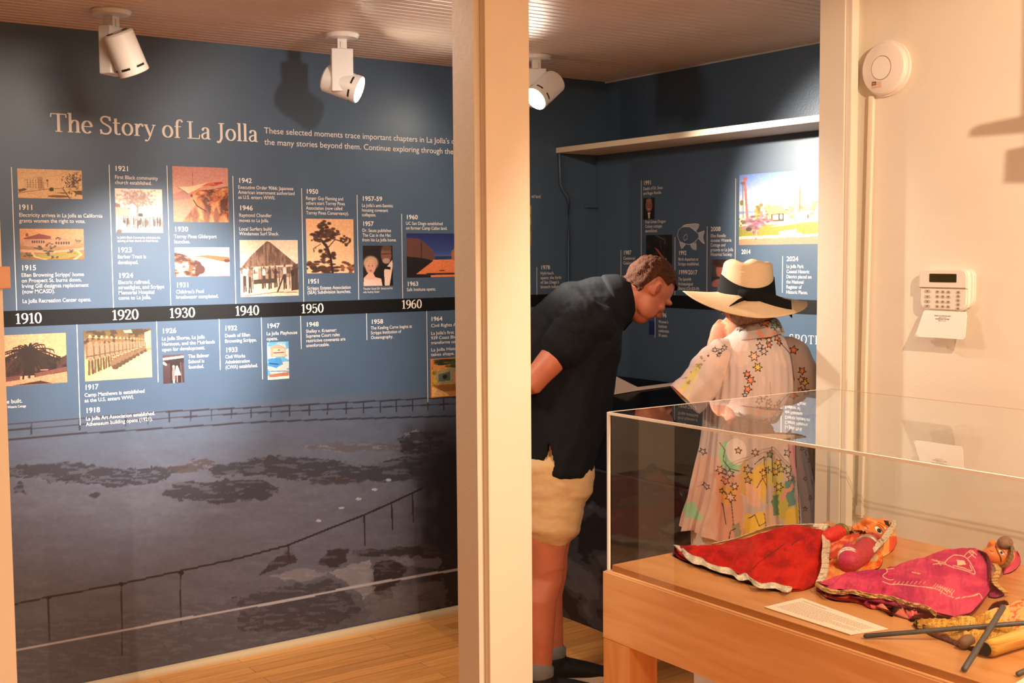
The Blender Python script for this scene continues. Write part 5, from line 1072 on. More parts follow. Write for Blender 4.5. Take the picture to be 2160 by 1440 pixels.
# sleeves
def sleeve(c, ra, rb, name, ups, seed, dens=(160, 170)):
    n, m = dens; pts = smooth_path([tuple(q) for q in c], 12); pts = np.array(pts); k = len(pts); tt = np.linspace(0, 1, k)
    A = np.interp(np.linspace(0, 1, k), np.linspace(0, 1, len(ra)), ra); Bv = np.interp(np.linspace(0, 1, k), np.linspace(0, 1, len(rb)), rb)
    idx = np.linspace(0, k-1, n+1); cen = np.stack([np.interp(idx, np.arange(k), pts[:, i]) for i in range(3)], -1); A = np.interp(idx, np.arange(k), A); Bv = np.interp(idx, np.arange(k), Bv)
    P = np.zeros((n+1, m+1, 3)); th = np.linspace(0, 2*np.pi, m+1)
    for j in range(n+1):
        t = cen[min(j+1, n)]-cen[max(j-1, 0)]; t /= np.linalg.norm(t); a = np.array(ups)-t*np.dot(ups, t); a /= np.linalg.norm(a); b = np.cross(t, a)
        w = 1+.06*(j/n)*np.sin(th*6+seed+j*.02)+.03*np.sin(th*3+j*.06+seed)+.02*np.sin(j*.22+th*2)
        P[j] = cen[j]+np.outer(np.cos(th)*A[j]*w, a)+np.outer(np.sin(th)*Bv[j]*w, b)
    return grid_mesh(name, P, m, n), P
sl, Ps = sleeve([w3(1560, 728, .02), w3(1526, 748, .01), w3(1500, 776, -.005), w3(1478, 808, -.01), w3(1444, 842, -.01)], [.02, .058, .062, .062, .064], [.02, .06, .064, .066, .074], 'sleeve', UP, 1)
gx, gy = pxw(Ps.reshape(-1, 3)); p = Paint(gx, gy, (204, 180, 170)); p.put(fbm(gx/26, gy/40, 3) > .6, (228, 186, 164), .5)
for x, y, r in ((1508, 738, 6), (1519, 740, 6), (1528, 733, 6), (1516, 748, 5), (1494, 750, 2)): paint_star(p, x, y, r, None, x, 1.4, 6)
m = (gx-1462)*.72+(gy-802)*.5 < -2; p.put(m & (gx < 1476) & ((gx-1462)*.72+(gy-802)*.5 > -11), (206, 190, 96), .9); p.put(m & (fbm(gx/8, gy/8, 4) > .64), (120, 98, 60), .6); p.put(m & (gx < 1440) & (gy > 820), (232, 180, 150), .9); p.line([(1472, 788), (1446, 846)], 3, (214, 196, 110))
setcol(sl, p.c); so = sl.copy(); link('sleeve', sl, M_TUN, tn, True)
sr, Ps = sleeve([w3(1640, 722, .02), w3(1668, 744, .01), w3(1684, 780, .005), w3(1690, 822, .0), w3(1694, 872, .0)], [.02, .050, .052, .052, .058], [.02, .055, .055, .055, .062], 'sleeve', FV, 3)
gx, gy = pxw(Ps.reshape(-1, 3)); p = Paint(gx, gy, (202, 178, 168)); p.put((gx > 1686+10*(fbm(gx/12, gy/12, 5)-.5)) & (gy > 776+30*(fbm(gx/14, gy/10, 7)-.5)), (190, 160, 142), .6); p.put((fbm(gx/7, gy/9, 9) > .56) & (gy > 800), (190, 164, 92), .6)
for x, y, r, c in ((1674, 738, 10, ORG), (1692, 782, 9, ORG), (1697, 806, 10, YEL), (1690, 800, 8, PCH), (1700, 826, 8, PCH), (1688, 822, 7, ORG)): paint_star(p, x, y, r, c, x, 1.8)
setcol(sr, p.c); link('sleeve', sr, M_TUN, tn, True)
# ------------------------------ hat
hat = thing('straw_hat', w3(1576, 632), 'wide brimmed pale straw hat with a black ribbon bow', 'hat')
hb_ = w3(1574, 620, .05); tz = (UP*.985-FV*.02+RV*.05).normalized(); hm = frame(hb_, tz, RV)   # x right, y away, z up
def hp(x, y, z): return hm@Vector((x, y, z))
NC = 96
def crown_pt(t, s):
    """s 0 at the brim .. 1 at the crown's top centre"""
    rx, ryy = .0905-.013*min(1, s*1.6), .103-.018*min(1, s*1.6); hgt = .118
    if s < .62: q = s/.62; r = 1; z = hgt*.80*q
    else:
        q = (s-.62)/.38; r = math.cos(q*math.pi/2)**.75 if q < 1 else 0; z = hgt*(.80+.20*math.sin(q*math.pi/2))
    x, y = rx*math.cos(t)*r, ryy*math.sin(t)*r
    # pinch and tear-drop dent
    z -= .026*math.exp(-((x+.022)/.018)**2-((y+.0)/.06)**2)*(s > .5)+.012*math.exp(-((x-.035)/.02)**2-((y)/.05)**2)*(s > .55)
    z -= .010*math.exp(-(y-.06)**2/.002)*(s > .5)
    return x, y, z
bm = B(); rows = []
for s in np.linspace(0, .985, 44): rows.append([bm.verts.new(hp(*crown_pt(2*math.pi*k/NC, s))) for k in range(NC)])
for a, b in zip(rows, rows[1:]):
    for k in range(NC): bm.faces.new((a[k], a[(k+1) % NC], b[(k+1) % NC], b[k]))
bm.faces.new(rows[-1])
link('crown', bm, M_HAT, hat, True)
def brim_pt(t, s, lift=0.):
    c, sn = math.cos(t), math.sin(t)                               # sn<0: towards the camera
    x0, y0 = .0905*c, .103*sn; R_ = .112 if sn > 0 else .100
    ox, oy = x0+c*s*(.112 if c < 0 else .104), y0+sn*s*R_
    back = max(0, -sn); side = abs(c)
    z = -s*(.062*back**1.4+.006*side+(.020*side**3 if c > 0 else .004*side**3))+s*s*.010*side-s*.012*max(0, sn)
    return ox, oy, z+lift
bm = B(); top = []; bot = []
for s in np.linspace(0, 1, 18):
    top.append([bm.verts.new(hp(*brim_pt(2*math.pi*k/NC, s, .0015))) for k in range(NC)]); bot.append([bm.verts.new(hp(*brim_pt(2*math.pi*k/NC, s, -.0015))) for k in range(NC)])
for g_, fl in ((top, 0), (bot, 1)):
    for a, b in zip(g_, g_[1:]):
        for k in range(NC):
            f = (a[k], b[k], b[(k+1) % NC], a[(k+1) % NC]); bm.faces.new(f[::-1] if fl else f)
for k in range(NC): bm.faces.new((top[-1][k], bot[-1][k], bot[-1][(k+1) % NC], top[-1][(k+1) % NC]))
link('brim', bm, M_HAT, hat, True)
# ribbon band: high at the sides, dipping to the bow at the back
bm = B(); lo = []; hi = []
for k in range(NC+1):
    t = 2*math.pi*k/NC; back = max(0, -math.sin(t))**1.6; z0, z1 = .004-.010*back, .060-.036*back
    for (lst, z) in ((lo, z0), (hi, z1)):
        s = max(0, z)/(.118*.8)*.62; x, y, zz = crown_pt(t, s); e = 1.035+.02*back; lst.append((x*e, y*e, z))
L_ = [bm.verts.new(hp(*q)) for q in lo[:-1]]; H_ = [bm.verts.new(hp(*q)) for q in hi[:-1]]; Hi = [bm.verts.new(hp(q[0]*.97, q[1]*.97, q[2])) for q in hi[:-1]]
for k in range(NC):
    n = (k+1) % NC; bm.faces.new((L_[k], L_[n], H_[n], H_[k])); bm.faces.new((H_[k], H_[n], Hi[n], Hi[k]))
rb_ = link('ribbon_band', bm, M_RIB, hat, True)
def strip(bm, cs, ws, nrm, th=.0016):
    """ribbon through centre points cs, half-width vectors ws"""
    a = [(bm.verts.new(c-w+nrm*th), bm.verts.new(c+w+nrm*th), bm.verts.new(c+w-nrm*th), bm.verts.new(c-w-nrm*th)) for c, w in zip(cs, ws)]
    for p, q in zip(a, a[1:]):
        for i in range(4): bm.faces.new((p[i], p[(i+1) % 4], q[(i+1) % 4], q[i]))
    bm.faces.new(a[0]); bm.faces.new(a[-1][::-1])
nb = -FV
def hd(x, y, d): return w3(x, y, d)
bz = -.070
bm = B(); strip(bm, [hd(1580, 625, bz), hd(1562, 634, bz-.010), hd(1546, 642, bz-.022), hd(1532, 650, bz-.026)], [UP*.011+RV*.006, UP*.013+RV*.012, UP*.016+RV*.016, UP*.016+RV*.022], nb); link('ribbon_tail', bm, M_RIB, rb_)
bm = B(); strip(bm, [hd(1586, 622, bz), hd(1612, 627, bz-.010), hd(1636, 636, bz-.016), hd(1657, 645, bz-.016), hd(1670, 652, bz-.013)], [UP*.011, UP*.016+RV*.002, UP*.020+RV*.002, UP*.023-RV*.004, UP*.028-RV*.002], nb); link('ribbon_tail', bm, M_RIB, rb_)
bm = B(); tube(bm, [hd(1560, 616, bz+.004), hd(1570, 620, bz-.006), hd(1579, 623, bz-.011), hd(1590, 625, bz-.009), hd(1602, 628, bz-.004)], [(.010, .006), (.013, .010), (.0165, .012), (.015, .010), (.012, .006)], up=UP, seg=24, noise=lambda j, q: .10*math.sin(q*7+j*1.1)); link('bow_knot', bm, M_RIB, rb_, True)
# ---------------------------------------------------------------- display case
M_BEECH = wood('beech_veneer', (244, 194, 140), (232, 174, 116), (9, 1.0, 11), rough=.38)
M_BEECHV = wood('beech_veneer_upright', (234, 172, 110), (216, 148, 86), (9, 9, 1.0), rough=.38)
M_DECK = wood('beech_deck', (204, 142, 84), (190, 126, 66), (8, 1.1, 9), rough=.34)
TX0, TX1, TY0, TY1, ZD, ZLG = 1.825, 2.652, .50, 2.205, .850, .835
case = thing('display_table', ((TX0+TX1)/2, (TY0+TY1)/2, 0), 'light beech display table carrying the clear case of puppets', 'table')
bm = B(); box(bm, (TX0+.0205, TY0+.02, .80), (TX1-.0205, TY1-.0105, ZD), .0012); link('deck', bm, M_DECK, case)
bm = B()
for z, x in ((ZLG, 0), ):
    for a, b in (((TX0, TY0, .672), (TX0+.020, TY1, ZLG)), ((TX1-.020, TY0, .672), (TX1, TY1, ZLG))): box(bm, a, b, .0012)
link('apron', bm, M_BEECH, case)
for y0, y1 in ((TY0, TY0+.02), (TY1-.010, TY1)): link('apron', box(B(), (TX0+.0203, y0, .672), (TX1-.0203, y1, ZLG), .0008), M_BEECH, case)
for x in (TX0+.0006, TX1-.0906):
    for y in (TY0+.0006, TY1-.0956): link('leg', box(B(), (x, y, 0), (x+.09, y+.095, .6716), .0015), M_BEECHV, case)
# small quirk line along the rim
link('rim_bead', box(B(), (TX0+.004, TY0+.01, ZLG), (TX0+.010, TY1-.004, ZLG+.0025), .0008), M_BEECH, case)
# clear acrylic cover
def acrylic():
    m = bpy.data.materials.new('clear_acrylic'); m.use_nodes = True; nt = m.node_tree; nt.nodes.clear(); L = nt.links.new
    o = nt.nodes.new('ShaderNodeOutputMaterial'); mx = nt.nodes.new('ShaderNodeMixShader'); t = nt.nodes.new('ShaderNodeBsdfTransparent'); g = nt.nodes.new('ShaderNodeBsdfGlossy')
    t.inputs[0].default_value = (.975, .98, .975, 1); g.inputs['Roughness'].default_value = .004; g.inputs['Color'].default_value = (1, 1, 1, 1)
    f = nt.nodes.new('ShaderNodeFresnel'); f.inputs['IOR'].default_value = 1.47
    ge = nt.nodes.new('ShaderNodeNewGeometry'); s = nt.nodes.new('ShaderNodeMath'); s.operation = 'SUBTRACT'; s.inputs[0].default_value = 1; L(ge.outputs['Backfacing'], s.inputs[1])
    k = nt.nodes.new('ShaderNodeMath'); k.operation = 'MULTIPLY'; L(f.outputs[0], k.inputs[0]); L(s.outputs[0], k.inputs[1])
    L(k.outputs[0], mx.inputs[0]); L(t.outputs[0], mx.inputs[1]); L(g.outputs[0], mx.inputs[2]); L(mx.outputs[0], o.inputs[0]); return m
M_ACR = acrylic()
M_EDGE = mat('acrylic_edge_glow', (252, 252, 250), .2, spec=.6)  # white colour stands for light gathered in the front pane edges
ax0, ax1, ay0, ay1, az0, az1, th = TX0+.0105, TX1-.0105, TY0+.008, TY1-.003, ZLG+.0026, 1.222, .006
cover = thing('acrylic_cover', ((ax0+ax1)/2, (ay0+ay1)/2, az0), 'clear acrylic box cover standing on the beech display table', 'display cover')
e = .0004
for a, b in (((ax0, ay0+th+e, az0), (ax0+th, ay1-th-e, az1-th-e)), ((ax1-th, ay0+th+e, az0), (ax1, ay1-th-e, az1-th-e)), ((ax0+th+e, ay0, az0), (ax1-th-e, ay0+th, az1-th-e)), ((ax0+th+e, ay1-th, az0), (ax1-th-e, ay1, az1-th-e)), ((ax0+th+e, ay0+th+e, az1-th), (ax1-th-e, ay1-th-e, az1))):
    link('pane', box(B(), a, b), M_ACR, cover)
for x in (ax0, ax1-th):
    link('pane_edge', box(B(), (x, ay0, az1-th), (x+th, ay1, az1)), M_EDGE if x == ax0 else M_ACR, cover)
    for y in (ay0, ay1-th): link('pane_edge', box(B(), (x, y, az0), (x+th, y+th, az1-th-e)), M_EDGE if x == ax0 else M_ACR, cover)
for y in (ay0, ay1-th): link('pane_edge', box(B(), (ax0+th+e, y, az1-th), (ax1-th-e, y+th, az1)), M_ACR, cover)
for y in (ay0, ay1): link('pane_edge', box(B(), (ax0+th, y-.0008, az1-.0012), (ax1, y+.0008, az1+.0004)), mat('acrylic_glint', (236, 222, 210), .2), cover)  # thin pale strips painted as glints along the top edges
link('pane_edge', box(B(), (ax1-.0008, ay0, az1-.0012), (ax1+.0008, ay1, az1+.0004)), mat('acrylic_glint_soft', (214, 176, 136), .3), cover)
# ---------------------------------------------------------------- puppets
def cloth(name, secs, m, parent, paint=None, n=120, mm=64, wr=.003, ws=1., edge=0., seed=1, zb=ZD+.0006, back=.035, round_=1., zf=.002):
    """soft lying garment: per section front point px, ridge point px and its height; closed underneath"""
    K = len(secs); A = np.array(secs, float); ts = np.linspace(0, K-1, n+1); path = [smooth_path([tuple(r) for r in A], 16)]
    sm = np.array(path[0]); it = np.linspace(0, len(sm)-1, n+1); Q = np.stack([np.interp(it, np.arange(len(sm)), sm[:, i]) for i in range(A.shape[1])], -1)
    u = np.linspace(0, 1, mm+1); P = np.zeros((n+1, mm+1, 3))
    for j in range(n+1):
        fx, fy, rx, ry_, h = Q[j]; Fp = np.array(onz(fx, fy, zb+zf)); Rp = np.array(onz(rx, ry_, zb+h)); Bp = Rp+np.array(FV)*back*(.3+.7*min(1, h/.03)); Bp[2] = zb
        for i, t in enumerate(u):
            if t < .62: q = t/.62; p = Fp+(Rp-Fp)*q; p[2] = zb+zf+(h-zf)*math.sin(q*math.pi/2)**round_
            elif t < .8: q = (t-.62)/.18; p = Rp+(Bp-Rp)*q; p[2] = zb+h*math.cos(q*math.pi/2)
            else: q = (t-.8)/.2; p = Bp+(Fp-Bp)*q; p[2] = zb+max(0, q-.6)/.4*(zf-.002)
            P[j, i] = p
    X, Y = P[..., 0], P[..., 1]; s = np.linspace(0, 1, n+1)[:, None]*np.ones_like(X)
    topm = (u[None]*np.ones_like(X) < .8)
    dz = wr*((fbm(s*26*ws, u[None]*np.ones_like(s)*5*ws, seed)-.5)*2.2+(fbm(s*9*ws+u[None]*3, u[None]*np.ones_like(s)*14*ws, seed+5)-.5)*1.6)
    env = np.clip(u/.06, 0, 1)*np.clip((.8-u)/.1, 0, 1); P[..., 2] += dz*env[None]*np.clip((P[..., 2]-zb)/.02, .15, 1)
    if edge:
        e_ = np.clip(1-u/.10, 0, 1)[None]*np.ones_like(X); P[..., 2] += e_*edge*(1+np.sin(s*38+np.sin(s*17)*1.5))*.5
    P[..., 2] = np.maximum(P[..., 2], zb)
    me = grid_mesh(name, P, mm, n); me.flip_normals()
    bm = B(); bm.from_mesh(me); bmesh.ops.remove_doubles(bm, verts=bm.verts, dist=1e-5); bmesh.ops.holes_fill(bm, edges=bm.edges, sides=0); bmesh.ops.recalc_face_normals(bm, faces=bm.faces[:]); bm.to_mesh(me); bm.free()
    if paint:
        gx, gy = pxw(verts_of(me)); p = Paint(gx, gy); paint(p); setcol(me, p.c)
    return link(name, me, m, parent, True)
def trim(name, up_, lo_, z, m, parent, wave=.003, n=110, seed=1, lift=.0):
    """ribbon between two px edges lying at heights z (list)"""
    a = np.array(smooth_path(up_, 14)); b = np.array(smooth_path(lo_, 14)); k = len(a); zz = np.interp(np.linspace(0, 1, k), np.linspace(0, 1, len(z)), z)
    it = np.linspace(0, k-1, n+1); f = lambda v: np.stack([np.interp(it, np.arange(k), v[:, i]) for i in range(v.shape[1])], -1); a, b = f(a), f(b); zz = np.interp(it, np.arange(k), zz)
    M_ = 8; P = np.zeros((n+1, M_+1, 3))
    for j in range(n+1):
        for i in range(M_+1):
            q = i/M_; p = a[j]*(1-q)+b[j]*q; h = zz[j]*(1-q*.35)+wave*(math.sin(j*.55+q)+float(vn(j*.35, i*.6, seed)*2-1))*.5+lift
            P[j, i] = np.array(onz(p[0], p[1], max(ZD+.0015, ZD+h)))
    me = grid_mesh(name, P, M_, n); o = link(name, me, m, parent, True)
    sd_ = o.modifiers.new('thickness', 'SOLIDIFY'); sd_.thickness = .0012; sd_.offset = 0
    return o
def pz(x, y, h): return onz(x, y, ZD+h)
M_CLOTH = mat('printed_costume_cloth', rough=.85, attr=True, spec=.2, bump=.2, bscale=380)
M_TINSEL = mat('silver_gold_tinsel', (238, 226, 200), .25, metal=.35, var=.2, vscale=260, bump=.6, bscale=320)
M_GOLD = mat('gold_braid', (216, 176, 112), .4, metal=.3, var=.25, vscale=300, bump=.5, bscale=420)
M_FACE = mat('orange_painted_wood', (238, 136, 62), .35, var=.03)
M_INKB = mat('black_paint', (24, 18, 16), .5); M_INKR = mat('red_paint', (196, 52, 26), .5)
# ---- red puppet
rp = thing('puppet', pz(1700, 1180, 0), 'puppet in a red skirt with silver trim, lying furthest into the case', 'puppet', 'puppets lying in the case')
def c_red(p):
    p.c[:] = np.array([176, 22, 12])/255; t = fbm(p.u/30, p.v/18, 2); p.put(t > .56, (192, 36, 20), .7); p.put(t < .40, (142, 16, 12), .7); p.mult(1+.2*(fbm(p.u/4, p.v/4, 5)-.5))
    p.line([(1582, 1205), (1600, 1187), (1625, 1168), (1640, 1158), (1656, 1145)], 1.6, (70, 30, 18)); p.line([(1670, 1148), (1688, 1136)], 1.6, (70, 30, 18))
    p.ell(1560, 1150, 34, 18, (170, 60, 44), .35, soft=.6)
sk = cloth('skirt', [(1418, 1170, 1424, 1152, .012), (1446, 1184, 1462, 1152, .022), (1490, 1199, 1512, 1148, .034), (1540, 1214, 1562, 1137, .044), (1590, 1234, 1612, 1123, .055), (1640, 1245, 1660, 1112, .062), (1690, 1244, 1705, 1112, .060), (1724, 1232, 1738, 1120, .052), (1736, 1222, 1748, 1124, .04)], M_CLOTH, rp, c_red, n=240, mm=90, wr=.006, edge=.006, ws=.55)
trim('hem_trim', [(1420, 1148), (1436, 1152), (1450, 1164), (1462, 1171), (1480, 1176), (1492, 1186), (1516, 1194), (1540, 1198), (1556, 1212), (1572, 1208), (1584, 1218), (1606, 1230), (1630, 1228), (1652, 1234), (1672, 1238)],
     [(1427, 1156), (1440, 1168), (1448, 1178), (1462, 1188), (1482, 1192), (1500, 1200), (1522, 1208), (1545, 1213), (1560, 1224), (1580, 1223), (1592, 1236), (1612, 1241), (1636, 1241), (1654, 1249), (1668, 1247)], [.016, .020, .018, .016, .016, .018, .014, .012], M_TINSEL, rp, .004)
trim('far_trim', [(1500, 1146), (1550, 1135), (1600, 1117), (1630, 1108), (1690, 1105), (1740, 1104), (1752, 1110)], [(1502, 1149), (1552, 1138), (1604, 1122), (1636, 1116), (1692, 1116), (1738, 1122), (1753, 1116)], [.034, .042, .056, .062, .062, .056, .05], M_TINSEL, rp, .002)
trim('side_trim', [(1733, 1127), (1735, 1150), (1733, 1168), (1733, 1190), (1728, 1210), (1720, 1228)], [(1750, 1130), (1752, 1150), (1749, 1172), (1749, 1192), (1745, 1212), (1738, 1228)], [.055, .052, .045, .036, .024, .012], M_TINSEL, rp, .003)
def c_org(p):
    p.c[:] = np.array([226, 110, 40])/255; t = fbm(p.u/16, p.v/10, 3); p.put(t > .55, (236, 150, 70), .8); p.put(t < .42, (206, 62, 26), .8)
    p.put((p.v > 1196) & (p.u < 1830), (196, 140, 84), .5); p.ell(1842, 1176, 12, 9, (200, 190, 140), .8, soft=.4)
cloth('veil', [(1730, 1232, 1738, 1190, .012), (1760, 1222, 1762, 1178, .016), (1795, 1208, 1800, 1170, .018), (1828, 1200, 1832, 1160, .016), (1852, 1198, 1850, 1158, .014), (1862, 1184, 1862, 1160, .006)], M_CLOTH, rp, c_org, n=80, mm=40, wr=.005)
def c_bod(p):
    p.c[:] = np.array([214, 96, 60])/255; t = fbm(p.u/12, p.v/8, 5); p.put(t > .52, (228, 150, 110), .7); p.put(t < .42, (196, 60, 40), .7)
cloth('bodice', [(1738, 1180, 1742, 1138, .030), (1770, 1176, 1772, 1128, .038), (1800, 1166, 1800, 1126, .040), (1828, 1158, 1822, 1128, .034), (1842, 1150, 1836, 1134, .02)], M_CLOTH, rp, c_bod, n=70, mm=40, wr=.004)
def c_neck(p):
    p.c[:] = np.array([186, 130, 84])/255; t = fbm(p.u/2.4, p.v/2.4, 5); p.put(t > .56, (240, 214, 160), .9); p.put(t < .42, (110, 50, 36), .9)
cloth('bead_collar', [(1786, 1146, 1782, 1124, .040), (1800, 1152, 1796, 1118, .048), (1816, 1152, 1812, 1118, .048), (1830, 1148, 1826, 1122, .044), (1838, 1142, 1834, 1128, .036)], mat('beaded_collar', rough=.4, attr=True, metal=.3), rp, c_neck, n=60, mm=36, wr=.004)
M_SLV = mat('pink_red_sleeve', (190, 54, 60), .6, var=.25, vscale=180, bump=.6, bscale=300)
a0, a1, a2, a3 = pz(1838, 1142, .030), pz(1815, 1168, .028), pz(1790, 1186, .027), pz(1789, 1158, .042)
ar = link('arm', tube(B(), [a0, a1, a2+Vector((0, 0, 0))], [.024, .026, .024], seg=24, cap=4), M_SLV, rp, True); ar['label'] = 'near arm in a pink-red sleeve'
bm = B(); tube(bm, [a2, a2.lerp(a3, .6), a3], [.025, .020, .014], seg=22, cap=3)
for q in ((-6, -10), (2, -13), (9, -9)): tube(bm, [a3, pz(1789+q[0], 1158+q[1], .05)], [.007, .003], seg=10)
fa = link('forearm', bm, mat('magenta_glove', (186, 44, 80), .6, var=.2, vscale=160), ar, True)
def ringon(p, q, r, w, m, par, name='bangle'):
    d = (q-p).normalized(); return link(name, lathe(B(), [(r*.9, -w), (r, -w*.6), (r, w*.6), (r*.9, w)], frame((p+q)/2, d), 32), m, par, True)
ringon(pz(1833, 1147, .030), pz(1826, 1155, .030), .0285, .007, mat('grey_bangle', (176, 160, 130), .35, metal=.4), ar)
for t in (.25, .42): b_ = a2.lerp(a3, t); ringon(b_, a2.lerp(a3, t+.06), .0262-.004*t, .0016, M_TINSEL, fa)
b0, b1 = pz(1744, 1132, .045), pz(1776, 1120, .045)
fr = link('arm', tube(B(), [b0, b0.lerp(b1, .5), b1], [.016, .020, .017], seg=18, cap=4), mat('red_sleeve', (206, 44, 30), .6, var=.2, vscale=150), rp, True); fr['label'] = 'far arm in a red sleeve'
ringon(b0.lerp(b1, .9), b1, .021, .006, mat('green_gold_bangle', (120, 120, 60), .4, metal=.4, var=.4, vscale=300), fr)
# head: lying on its back, chin towards the skirt, face turned up and to the case front
hC = pz(1838, 1118, .036); hx = (pz(1872, 1110, .046)-pz(1806, 1116, .032)).normalized(); up_h = (Vector((0, 0, 1))-FV*.45); up_h = (up_h-hx*up_h.dot(hx)).normalized(); hy = up_h.cross(hx)
def HF(a, b, c): return hC+hx*a+up_h*b+hy*c
bm = B(); Mh = Matrix([[hx[i], up_h[i], hy[i], 0] for i in range(3)]+[[0, 0, 0, 1]])
ball(bm, HF(.008, -.004, 0), (.040, .030, .036), Mh, 26); ball(bm, HF(-.024, .0, 0), (.022, .020, .024), Mh); ball(bm, HF(.030, -.002, 0), (.026, .028, .032), Mh)
tube(bm, [HF(.016, .024, 0), HF(-.004, .034, 0), HF(-.016, .026, 0)], [.006, .010, .008], seg=14); ball(bm, HF(-.026, .020, 0), (.007, .007, .012), Mh); ball(bm, HF(-.038, .012, 0), (.010, .010, .014), Mh)
hd_ = link('head', fuse(bm, .003, 5), M_FACE, rp, True)
hme = hd_.data; tree = BVHTree.FromObject(hd_, bpy.context.evaluated_depsgraph_get())
def onhead(tr, x, y, off=.0008):
    d = Vector(ray(x, y)).normalized(); h = tr.ray_cast(Vector(EYE), d)
    if h[0] is None: h = (tr.find_nearest(atd(x, y, 2.8))[0], -d)
    return h[0]-d*off
def decal(tr, pts, name, m, par, off=.0008):
    bm = B(); v = [bm.verts.new(onhead(tr, *p, off)) for p in pts]; c = bm.verts.new(onhead(tr, sum(p[0] for p in pts)/len(pts), sum(p[1] for p in pts)/len(pts), off)); n = len(v)
    for i in range(n): bm.faces.new((c, v[i], v[(i+1) % n]))
    bmesh.ops.recalc_face_normals(bm, faces=bm.faces[:]); return link(name, bm, m, par)
def stroke(tr, pts, r, name, m, par): return link(name, tube(B(), [onhead(tr, *q, .0002) for q in smooth_path(pts, 5)], [r]*((len(pts)-1)*5+1), seg=8), m, par, True)
def ov(cx, cy_, a, b, rot, n=22): return [(cx+a*math.cos(t)*math.cos(R(rot))-b*math.sin(t)*math.sin(R(rot)), cy_+a*math.cos(t)*math.sin(R(rot))+b*math.sin(t)*math.cos(R(rot))) for t in np.linspace(0, 2*math.pi, n, endpoint=False)]
ey = decal(tree, ov(1853, 1118, 10.5, 4.6, 48), 'eye', mat('white_paint', (240, 226, 206), .4), hd_); decal(tree, ov(1854.5, 1118.5, 5.2, 4.0, 48), 'pupil', M_INKB, ey, .0016)
stroke(tree, [(1845, 1110), (1850, 1108), (1857, 1112), (1862, 1121)], .0005, 'eyelid', M_INKB, hd_); stroke(tree, [(1850, 1106), (1858, 1108), (1867, 1118)], .0006, 'eyebrow', M_INKB, hd_)
stroke(tree, [(1824, 1107), (1828, 1110), (1831, 1114)], .0010, 'mouth', M_INKR, hd_); stroke(tree, [(1852, 1101), (1862, 1105), (1872, 1112)], .0007, 'forehead_mark', M_INKR, hd_)
def c_scarf(p):
    p.c[:] = np.array([222, 150, 80])/255; t = fbm(p.u/12, p.v/12, 9); p.put(t > .5, (236, 176, 110), .6); p.put((p.u > 1876) & (p.v > 1130), (222, 70, 40), .8)
cloth('headscarf', [(1838, 1166, 1850, 1148, .016), (1856, 1174, 1866, 1134, .028), (1872, 1168, 1878, 1112, .048), (1884, 1158, 1885, 1100, .056), (1890, 1146, 1888, 1108, .040), (1892, 1140, 1890, 1124, .012)], M_CLOTH, rp, c_scarf, n=70, mm=40, wr=.004)
trim('scarf_trim', [(1840, 1158), (1850, 1142), (1860, 1132), (1870, 1118), (1880, 1106), (1882, 1099), (1884, 1096)], [(1844, 1166), (1858, 1152), (1868, 1142), (1880, 1128), (1889, 1112), (1890, 1102), (1889, 1098)], [.030, .040, .048, .054, .060, .062, .06], M_TINSEL, rp, .002, lift=.006)
decal(tree, [(1864, 1097), (1873, 1098), (1880, 1103), (1876, 1110), (1868, 1106)], 'hair_parting', M_INKB, hd_, .002)
# ---- magenta puppet
mp = thing('puppet', pz(1930, 1250, 0), 'puppet in a magenta robe with gold braid hem, lying in the middle of the case', 'puppet', 'puppets lying in the case')
def c_mag(p):
    p.c[:] = np.array([190, 54, 88])/255; t = fbm(p.u/60, p.v/24, 3); p.put(t > .55, (202, 70, 96), .7); p.put(t < .40, (168, 38, 80), .7); p.mult(1+.12*(fbm(p.u/5, p.v/5, 5)-.5))
    G_ = (226, 170, 140)
    for s in ([(1862, 1226), (1872, 1230), (1880, 1232), (1900, 1232), (1936, 1236), (1968, 1240), (1984, 1246), (1996, 1254), (2012, 1260)], [(1866, 1196), (1872, 1205), (1862, 1214), (1874, 1222), (1884, 1222)], [(1870, 1200), (1885, 1199)], [(1976, 1236), (1990, 1240), (1998, 1250)], [(1984, 1252), (1992, 1240), (2004, 1248), (2008, 1256)], [(1924, 1206), (1941, 1210)], [(2016, 1262), (2040, 1258), (2062, 1254)],
              [(2012, 1170), (2000, 1178), (1994, 1188), (2010, 1196), (2034, 1202), (2056, 1210), (2052, 1196), (2042, 1180), (2030, 1172), (2012, 1170)], [(2010, 1192), (2034, 1198), (2050, 1204), (2046, 1192)], [(1966, 1180), (1980, 1184), (1994, 1186)], [(1968, 1190), (1984, 1188), (1996, 1190)], [(1975, 1180), (1985, 1192)], [(2040, 1178), (2054, 1166), (2044, 1164), (2058, 1176)], [(2034, 1172), (2048, 1160), (2060, 1170)], [(2056, 1254), (2066, 1252), (2072, 1262)]):
        p.line([tuple(q) for q in smooth_path(s, 5)], 1.6, G_)
    p.poly([(2018, 1180), (2034, 1182), (2038, 1190), (2020, 1192)], (230, 180, 140))
    for k in range(9): x = 1968+k*5; p.line([(x, 1238+k*1.6), (x+6, 1231+k*1.6)], 1.2, G_)
    for k in range(8): x = 1884+k*9; p.line([(x, 1231), (x+5, 1226)], 1.1, G_)
rb2 = cloth('robe', [(1722, 1236, 1728, 1229, .020), (1752, 1249, 1762, 1220, .026), (1790, 1253, 1800, 1207, .034), (1832, 1261, 1846, 1201, .040), (1876, 1266, 1888, 1194, .046), (1920, 1281, 1920, 1181, .054), (1970, 1294, 1962, 1171, .062), (2020, 1301, 2010, 1159, .066), (2058, 1284, 2052, 1158, .062), (2080, 1258, 2080, 1170, .05), (2090, 1240, 2092, 1188, .03)], M_CLOTH, mp, c_mag, n=430, mm=170, wr=.0055, edge=.006, ws=.7, zf=.014)
